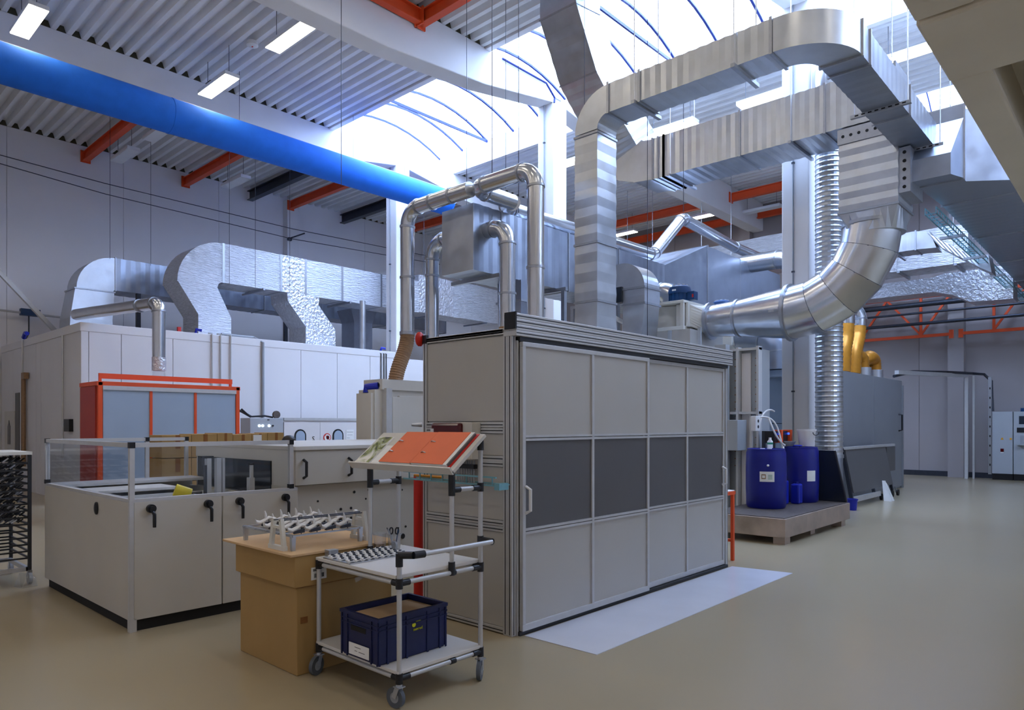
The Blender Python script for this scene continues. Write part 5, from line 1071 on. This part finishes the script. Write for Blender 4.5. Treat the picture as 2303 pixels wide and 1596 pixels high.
# A-frame stands with rods
def aframe(x, y, lab):
    t = T('a_frame_stand', lab, 'stand', (x, y, ZB), 'white A-frame stands')
    for s in (-1, 1): MB().bar((x, y + s * .085, ZB), (x, y + s * .045, .985), .024, .03).build('leg', 'cream_metal', t)
    MB().bar((x, y - .1, ZB + .014), (x, y + .1, ZB + .014), .03, .028).build('foot_bar', 'cream_metal', t); MB().bar((x, y - .055, .93), (x, y + .055, .93), .022, .02).build('cross_bar', 'cream_metal', t)
    return t
aframe(2.345, 4.25, 'white A-frame stand at the jig end beside the lever-locked machine'); aframe(2.955, 4.2, 'white A-frame stand at the jig end beside the sloping desk')
for y, lab in ((4.205, 'thin dark rod across the two stands, cart side'), (4.27, 'thin dark rod across the two stands, machine side')): tag(MB().cyl((2.33, y, .975), (2.97, y - .05, .975), .004, n=8).build('hanging_rod', 'dark_steel'), lab, 'rod', 'rods on the stands')

# ---- tube cart with sloping desk
t = T('tube_cart', 'grey tube-frame trolley with two shelves and a sloping desk on castors', 'trolley', (2.8, 3.56, 0))
cx0, cx1, cy0, cy1 = 2.475, 3.12, 3.14, 3.965; RT = .0145
def post(x, y, z0, z1): return MB().cyl((x, y, z0), (x, y, z1), RT, n=14).build('upright_tube', 'alu', t, smooth=40)
def bartube(p, q): return MB().cyl(p, q, RT, n=14).build('cross_tube', 'alu', t, smooth=40)
def joint(p, q, r=.021): return MB().cyl(p, q, r, n=14).build('joint', 'black_plastic', t, smooth=40)
post(cx0, cy0, .13, .86); post(cx0, cy1, .13, .72); post(cx1, cy0, .13, 1.48); post(cx1, cy1, .13, 1.48)
for z, th_ in ((.17, 'lower'), (.705, 'upper')):
    bartube((cx0, cy0, z), (cx0, cy1, z)); bartube((cx1, cy0, z), (cx1, cy1, z)); bartube((cx0, cy0, z), (cx1, cy0, z)); bartube((cx0, cy1, z), (cx1, cy1, z))
    for x, y in ((cx0, cy0), (cx0, cy1), (cx1, cy0), (cx1, cy1)):
        joint((x, y, z - .03), (x, y, z + .028)); sx_ = 1 if x == cx0 else -1; sy_ = 1 if y == cy0 else -1
        joint((x, y, z), (x + sx_ * .07, y, z), .019); joint((x, y, z), (x, y + sy_ * .055, z), .019)
    joint((2.86, cy0, z), (2.9, cy0, z), .019)
part(t, 'lower_shelf', 'laminate', (cx0 - .015, cy0 - .01, .192, cx1 + .01, cy1 + .01, .212), bevel=.003)
part(t, 'upper_shelf', 'laminate', (cx0 - .015, cy0 + .012, .728, cx1 + .01, cy1 + .015, .75), bevel=.003)
# desk posts, braces
post(2.875, cy0, .70, 1.30); post(2.875, cy1, .70, 1.30)
for y in (cy0, cy1):
    joint((2.875, y, .69), (2.875, y, .77)); joint((2.875, y, 1.17), (2.875, y, 1.34)); joint((2.875, y, 1.34), (2.9, y, 1.37), .02)
    bartube((2.875, y, 1.205), (cx1, y, 1.205)); joint((2.875, y, 1.205), (2.94, y, 1.205), .019); joint((cx1, y, 1.205), (cx1 - .07, y, 1.205), .019); joint((cx1, y, 1.18), (cx1, y, 1.235)); joint((cx1, y, 1.44), (cx1, y, 1.52)); MB().ball((cx1 + .005, y, 1.52), .024).build('joint_knob', 'black_plastic', t, smooth=60)
# sloping desk board (faces -X)
sl = V((.28, 0, .222)); sn = V((-.222, 0, .28)).normalized()
d0 = V((2.815, 0, 1.305)); d1 = d0 + sl
MB().loft([[V((p.x, y, p.z)) + sn * o for p, o in ((d0, 0), (d1, 0), (d1, .022), (d0, .022))] for y in (3.06, 4.09)]).build('desk_board', 'machine_light', t, bevel=.003)
MB().loft([[V((p.x, y, p.z)) for p in (d0 + sn * .0 + V((-.004, 0, -.002)), d0 + sn * .05 + V((-.004, 0, 0)), d0 + sn * .05 + V((.006, 0, .006)), d0 + sn * 0 + V((.01, 0, .006)))] for y in (3.06, 4.09)]).build('desk_lip', 'machine_light', t)
# push handle
joint((cx0, cy0, .80), (cx0, cy0, .875)); joint((cx0, cy0, .865), (cx0 + .03, cy0 - .09, .872), .021); joint((cx1, cy0, .84), (cx1, cy0, .90)); joint((cx1, cy0, .875), (cx1 + .005, cy0 - .1, .872), .021)
joint((cx0 + .03, cy0 - .09, .872), (cx0 + .1, cy0 - .1, .872), .021); MB().cyl((cx0 + .08, cy0 - .1, .872), (cx1, cy0 - .1, .872), RT, n=14).build('push_handle', 'alu', t, smooth=40)
def castor(x, y, a):
    c_ = MB().cyl((x, y, .12), (x, y, .145), .018, n=12).build('castor', 'steel_zinc', t, smooth=40)
    d = V((cos(a), sin(a), 0)); s = V((-sin(a), cos(a), 0)); cw = V((x, y, .06)) - d * .025
    MB().cyl(cw - s * .013, cw + s * .013, .06, n=24).build('tyre', 'wheel_grey', c_, smooth=40); MB().cyl(cw - s * .015, cw + s * .015, .03, n=16).build('hub', 'grey_plastic', c_, smooth=40)
    for k in (-1, 1): MB().bar(cw + s * k * .02, V((x, y, .125)) + s * k * .018, .03, .004, tuple(s)).build('fork', 'steel_zinc', c_)
    MB().box(x - .025, y - .025, .121, x + .025, y + .025, .127).build('plate', 'steel_zinc', c_)
castor(cx0, cy0, radians(-80)); castor(cx0, cy1, radians(20)); castor(cx1, cy0, radians(35)); castor(cx1, cy1, radians(120))
# ---- documents on the desk
def on_desk(u0, u1, y0, y1, h0, h1):
    """slab on the desk: u along the slope 0..1, y across, h above the board"""
    a = d0 + sl * u0; b = d0 + sl * u1
    return MB().loft([[V((p.x, y, p.z)) + sn * (.0225 + h) for p, h in ((a, h0), (b, h0), (b, h1), (a, h1))] for y in (y0, y1)])
t = T('ring_binder', 'open orange ring binder lying on the sloping desk', 'binder', (2.95, 3.5, 1.4))
on_desk(.1, .97, 3.13, 3.46, .003, .02).build('page_block', 'paper', t); on_desk(.09, .98, 3.1, 3.47, 0, .003).build('cover', 'red_paint', t)
on_desk(.1, .96, 3.16, 3.465, .02, .023).build('divider_sheet', 'folder_orange', t); on_desk(.09, .96, 3.468, 3.79, .0, .018).build('left_pages', 'paper', t); on_desk(.09, .96, 3.47, 3.79, .018, .021).build('divider_sheet', 'folder_orange', t)
on_desk(.12, .95, 3.12, 3.16, .003, .018).build('grey_edge', 'panel_dark', t)
for y in (3.43, 3.76):
    for u in (.38, .68):
        a = d0 + sl * u + sn * .046; MB().tube([V((a.x, y - .025, a.z)) - sn * .002, V((a.x, y, a.z)) + sn * .006, V((a.x, y + .02, a.z)) - sn * .002], .004, 6).build('ring', 'steel_zinc', t)
t = T('photo_booklet', 'booklet with a green plant photograph on the sloping desk', 'booklet', (2.95, 3.95, 1.4)); on_desk(.06, .84, 3.9, 4.06, 0, .008).build('pages', 'paper', t); on_desk(.07, .83, 3.905, 4.055, .008, .0095).build('cover_photo', 'photo_print', t)
o = on_desk(.05, .6, 3.8, 3.895, 0, .003).build('paper_sheet', 'paper'); tag(o, 'white paper sheet tucked between booklet and binder', 'paper')
# ---- things on the upper shelf
ZT = .751
t = T('clip_tray', 'flat metal plate carrying rows of small metal clips on the upper shelf', 'tray', (2.7, 3.76, ZT)); part(t, 'plate', 'steel_zinc', (2.465, 3.6, ZT, 2.93, 3.9, ZT + .006))
def clip():
    r = T('metal_clip', 'small bent metal clip lying in a row on the metal plate', 'clip', (0, 0, 0), 'metal clips on the plate')
    MB().loft([[(-.022, -.013, 0), (-.022, .013, 0), (-.022, .013, .01), (-.022, -.013, .01)], [(0, -.014, .008), (0, .014, .008), (0, .014, .016), (0, -.014, .016)], [(.022, -.012, 0), (.022, .012, 0), (.022, .012, .006), (.022, -.012, .006)]]).build('plate', 'white_plastic', r, local=True); MB().box(-.012, -.014, .012, .004, -.004, .02).build('spring', 'dark_steel', r, local=True)
    return r
pc = clip(); first = True
for j in range(6):
    for i in range(9):
        o = pc if first else dup(pc); first = False; o.location = (2.492 + i * .05 + (.02 if j % 2 else 0), 3.63 + j * .048, ZT + .006); o.rotation_euler = (0, 0, radians(-8 + (i * 37 + j * 11) % 17))
        if i == 8 and j % 2: o.location.x -= .008
t = T('grey_block', 'small grey folded metal block on the shelf corner', 'block', (2.55, 3.93, ZT)); part(t, 'block', 'grey_plastic', (2.53, 3.91, ZT, 2.585, 3.96, ZT + .04)); part(t, 'flap', 'steel_zinc', (2.515, 3.91, ZT, 2.53, 3.96, ZT + .042))
def cup(x, y, lab, fill):
    t = T('plastic_cup', lab, 'cup', (x, y, ZT), 'clear plastic cups'); MB().lathe((x, y, ZT), [(.038, 0), (.046, .1), (.05, .1), (.05, .106), (.044, .106), (.036, .004)], 20).build('cup', 'clear_plastic', t, smooth=40)
    if fill: MB().lathe((x, y, ZT + .004), [(.034, 0), (.037, .03), (.02, .036)], 14).build('contents', 'hose_brown', t)
cup(2.93, 3.93, 'clear plastic cup with small brass parts on the upper shelf', True); cup(2.97, 3.82, 'clear plastic cup holding tools on the upper shelf', False)
t = T('scissors', 'dark scissors standing in the plastic cup', 'scissors', (2.97, 3.83, ZT + .01))
for s in (-1, 1): MB().bar((2.97, 3.83 + s * .004, ZT + .01), (2.975 + s * .01, 3.83 - s * .012, ZT + .1), .008, .004).build('blade', 'steel_zinc', t); MB().tube([(2.975 + s * .012 + .014 * cos(a), 3.83 - s * .016, ZT + .125 + .022 * sin(a)) for a in [2 * pi * k / 12 for k in range(13)]], .005, 6).build('handle', 'black_plastic', t)
t = T('cutter_knife', 'grey cutter knife leaning in the plastic cup', 'knife', (2.95, 3.81, ZT + .01)); MB().bar((2.96, 3.81, ZT + .01), (2.935, 3.845, ZT + .14), .014, .008).build('handle', 'grey_plastic', t); MB().bar((2.935, 3.845, ZT + .13), (2.93, 3.85, ZT + .15), .012, .006).build('blade_tip', 'dark_steel', t)
t = T('tape_roll', 'small white tape roll standing inside the plastic cup', 'tape', (2.955, 3.80, ZT + .03)); MB().lathe((2.955, 3.80, ZT + .034), [(.012, -.008), (.026, -.008), (.026, .008), (.012, .008)], 18, 'x').build('roll', 'grey_plastic', t, smooth=40)
t = T('pen', 'thin pen standing in the plastic cup', 'pen', (2.985, 3.83, ZT + .01)); MB().cyl((2.985, 3.83, ZT + .01), (2.995, 3.81, ZT + .135), .005, n=8).build('barrel', 'motor_blue', t); MB().cyl((2.995, 3.81, ZT + .135), (2.996, 3.808, ZT + .15), .004, n=8).build('cap', 'black_plastic', t)
# ---- crate on the lower shelf
t = T('plastic_crate', 'dark navy plastic crate on the lower trolley shelf', 'crate', (2.75, 3.5, .213))
kx0, kx1, ky0, ky1, kz0, kz1 = 2.435, 2.955, 3.28, 3.65, .213, .485
part(t, 'floor_plate', 'navy_crate', (kx0 + .01, ky0 + .01, kz0, kx1 - .01, ky1 - .01, kz0 + .01))
part(t, 'long_wall', 'navy_crate', (kx0, ky0, kz0 + .01, kx1, ky0 + .012, kz1)); part(t, 'long_wall', 'navy_crate', (kx0, ky1 - .012, kz0 + .01, kx1, ky1, kz1)); part(t, 'short_wall', 'navy_crate', (kx0, ky0 + .012, kz0 + .01, kx0 + .012, ky1 - .012, kz1)); part(t, 'short_wall', 'navy_crate', (kx1 - .012, ky0 + .012, kz0 + .01, kx1, ky1 - .012, kz1))
part(t, 'rim', 'navy_crate', (kx0 - .008, ky0 - .008, kz1 - .02, kx1 + .008, ky0, kz1), (kx0 - .008, ky1, kz1 - .02, kx1 + .008, ky1 + .008, kz1), (kx0 - .008, ky0, kz1 - .02, kx0, ky1, kz1), (kx1, ky0, kz1 - .02, kx1 + .008, ky1, kz1))
for z in (kz1 - .05, kz1 - .075): part(t, 'rim_rib', 'navy_crate', (kx0 - .006, ky0 - .006, z, kx1 + .006, ky0, z + .006)); part(t, 'rim_rib', 'navy_crate', (kx0 - .006, ky0, z, kx0, ky1, z + .006))
for x in (kx0, kx0 + .06, kx0 + .2, kx0 + .36, kx1 - .06, kx1 - .012): part(t, 'wall_rib', 'navy_crate', (x, ky0 - .006, kz0, x + .012, ky0, kz1 - .02))
for y in (ky0 + .001, ky0 + .06, ky1 - .07, ky1 - .013): part(t, 'wall_rib', 'navy_crate', (kx0 - .006, y, kz0, kx0, y + .012, kz1 - .02))
part(t, 'handle_slot', 'black_rubber', (kx0 - .002, 3.4, kz1 - .11, kx0, 3.55, kz1 - .08))
lb = part(t, 'paper_label', 'paper', (kx0 - .009, 3.36, kz0 + .02, kx0 - .006, 3.56, kz0 + .09))
part(lb, 'written_line', 'ink', (kx0 - .0095, 3.44, kz0 + .068, kx0 - .009, 3.5, kz0 + .071)); part(lb, 'written_line', 'ink', (kx0 - .0095, 3.4, kz0 + .045, kx0 - .009, 3.46, kz0 + .048)); part(lb, 'written_line', 'ink', (kx0 - .0095, 3.475, kz0 + .046, kx0 - .009, 3.5, kz0 + .049))
lx = kx0 + .26; MB().cyl((lx, ky0 - .001, .40), (lx, ky0 - .003, .40), .014, n=16).build('logo_dot', 'logo_yellow', t)
part(t, 'logo_line', 'logo_yellow', (lx + .015, ky0 - .003, .414, lx + .052, ky0 - .001, .419)); text('zenred', t, (lx + .03, ky0 - .003, .372), .026, 'logo_yellow', FY, 'logo_lettering')
o = MB().box(kx0 + .05, ky0 + .014, .223, kx1 - .014, ky1 - .014, .45).build('cardboard_insert', 'cardboard_light', bevel=.004); tag(o, 'flat brown cardboard box packed inside the navy crate', 'box')

# ---- person half hidden behind the tunnel machine
def person():
    px_, py_ = 5.46, 9.5
    t = T('person', 'person with short dark hair sitting behind the tunnel machine', 'person', (px_, py_, 0))
    J = {'pel': (0, 0, .56), 'waist': (0, 0, .72), 'chest': (-.03, -.02, .92), 'neck': (-.05, -.04, 1.10), 'nk2': (-.06, -.05, 1.17), 'head': (-.075, -.06, 1.27), 'top': (-.07, -.055, 1.36),
         'sl': (-.17, .12, 1.05), 'el': (-.3, .05, .84), 'wl': (-.38, -.13, .8), 'sr': (.1, -.18, 1.05), 'er': (-.06, -.32, .84), 'wr': (-.27, -.3, .8),
         'hl': (-.09, .06, .55), 'kl': (-.34, -.14, .5), 'al': (-.32, -.12, .1), 'tl': (-.44, -.22, .05), 'hr': (.05, -.08, .55), 'kr': (-.18, -.32, .5), 'ar': (-.16, -.3, .1), 'tr': (-.28, -.4, .05)}
    E_ = [('pel', 'waist'), ('waist', 'chest'), ('chest', 'neck'), ('neck', 'nk2'), ('nk2', 'head'), ('head', 'top'), ('chest', 'sl'), ('sl', 'el'), ('el', 'wl'), ('chest', 'sr'), ('sr', 'er'), ('er', 'wr'), ('pel', 'hl'), ('hl', 'kl'), ('kl', 'al'), ('al', 'tl'), ('pel', 'hr'), ('hr', 'kr'), ('kr', 'ar'), ('ar', 'tr')]
    Rr = {'pel': .14, 'waist': .12, 'chest': .145, 'neck': .065, 'nk2': .058, 'head': .095, 'top': .07, 'sl': .06, 'sr': .06, 'el': .045, 'er': .045, 'wl': .03, 'wr': .03, 'hl': .09, 'hr': .09, 'kl': .06, 'kr': .06, 'al': .042, 'ar': .042, 'tl': .035, 'tr': .035}
    ks = list(J); n = 5
    for s, sg in (('wl', 1), ('wr', 1)):
        w_ = V(J[s]); dirv = V((-.6, -.75, -.1)).normalized(); sd = dirv.cross(uz).normalized()
        J[s + 'p'] = tuple(w_ + dirv * .06); Rr[s + 'p'] = .03; E_.append((s, s + 'p'))
        for k in range(4):
            b = w_ + dirv * .09 + sd * (-.027 + .018 * k); L_ = (.06, .07, .066, .05)[k]
            for q, f in (('a', 0), ('b', .5), ('c', 1)): J[s + str(k) + q] = tuple(b + dirv * L_ * f - uz * .02 * f * f); Rr[s + str(k) + q] = .009 - .002 * f
            E_ += [(s + 'p', s + str(k) + 'a'), (s + str(k) + 'a', s + str(k) + 'b'), (s + str(k) + 'b', s + str(k) + 'c')]
        b = w_ + dirv * .03 + sd * .035
        J[s + 'ta'] = tuple(b); J[s + 'tb'] = tuple(b + dirv * .035 + sd * .02); Rr[s + 'ta'] = .011; Rr[s + 'tb'] = .009; E_ += [(s, s + 'ta'), (s + 'ta', s + 'tb')]
    ks = list(J); ix = {k: i for i, k in enumerate(ks)}
    me = bpy.data.meshes.new('body'); me.from_pydata([J[k] for k in ks], [(ix[a], ix[b]) for a, b in E_], []); o = bpy.data.objects.new('body', me); C.objects.link(o)
    me.materials.append(MATS['skin']); sk = o.modifiers.new('skin', 'SKIN'); ss = o.modifiers.new('sub', 'SUBSURF'); ss.levels = 1; ss.render_levels = 1
    for k in ks: v = me.skin_vertices[0].data[ix[k]]; v.radius = (Rr[k], Rr[k]); v.use_root = (k == 'pel')
    dg = bpy.context.evaluated_depsgraph_get(); m2 = bpy.data.meshes.new_from_object(o.evaluated_get(dg)); bpy.data.objects.remove(o)
    m2.name = 'body'; m2.materials.clear()
    for mm in ('skin', 'shirt', 'trousers'): m2.materials.append(MATS[mm])
    hands = [V(J['wl']), V(J['wr'])]
    for p in m2.polygons:
        c = p.center; p.use_smooth = True
        p.material_index = 2 if c.z < .62 and min((c - h).length for h in hands) > .2 else (1 if c.z < 1.12 and min((c - h).length for h in hands) > .11 else 0)
    b = bpy.data.objects.new('body', m2); C.objects.link(b); b.parent = t
    hc = V((px_ - .072, py_ - .058, 1.325)); f = V((-.77, -.63, 0)).normalized(); s_ = f.cross(uz)
    MB().ball(hc + V((.006, .006, .015)), .112, 18, 12, (.98, .98, .98)).build('hair', 'hair_dark', t, smooth=80)
    fc = hc + f * .055 - uz * .045
    MB().ball(fc, .085, 16, 10, (1, 1, 1.2)).build('face', 'skin', t, smooth=80)
    MB().loft([rect(fc + f * .08 + uz * .02, s_ * .008, uz * .004), rect(fc + f * .098 - uz * .02, s_ * .014, uz * .008)]).build('nose', 'skin', t, smooth=80)
    for k in (-1, 1): MB().ball(fc + f * .072 + s_ * .03 * k + uz * .022, .011).build('eye', 'paper', t, smooth=80); MB().ball(fc + f * .082 + s_ * .03 * k + uz * .022, .005).build('pupil', 'ink', t); MB().ball(hc + s_ * .108 * k - uz * .04, .026, sc=(.6, .6, 1.2)).build('ear', 'skin', t, smooth=80)
    MB().bar(fc + f * .082 - uz * .045 - s_ * .022, fc + f * .082 - uz * .045 + s_ * .022, .006, .008).build('mouth', 'red_side', t)
person()
t = T('stool', 'round work stool under the seated person', 'stool', (5.48, 9.5, 0)); MB().lathe((5.48, 9.5, 0), [(.17, .39), (.18, .41), (.17, .435)], 20).build('seat', 'black_plastic', t, smooth=40); MB().cyl((5.48, 9.5, .06), (5.48, 9.5, .39), .03, n=12).build('column', 'steel_zinc', t, smooth=40)
for k in range(5): a = 2 * pi * k / 5; MB().bar((5.48, 9.5, .07), (5.48 + .25 * cos(a), 9.5 + .25 * sin(a), .03), .04, .03).build('leg', 'black_plastic', t)
# ---- loose wires from the roof over the line
for x, y, z, lab in ((6.0, 9.0, 5.2, 'thin suspension cable hanging over the oven'), (8.6, 9.0, 4.2, 'thin suspension cable hanging behind the tallest arched pipe'), (9.4, 8.8, 5.4, 'thin suspension cable by the slanting duct'), (10.2, 7.6, 5.0, 'thin suspension cable falling behind the tall grey duct'), (8.6, 5.3, 2.5, 'thin suspension cable in front of the blower house'), (8.9, 4.9, 4.6, 'thin suspension cable below the overhead duct')):
    tag(MB().cyl((x, y, z), (x, y, ROOF), .005, n=6).build('hanging_cable', 'dark_steel'), lab, 'cable', 'hanging cables')
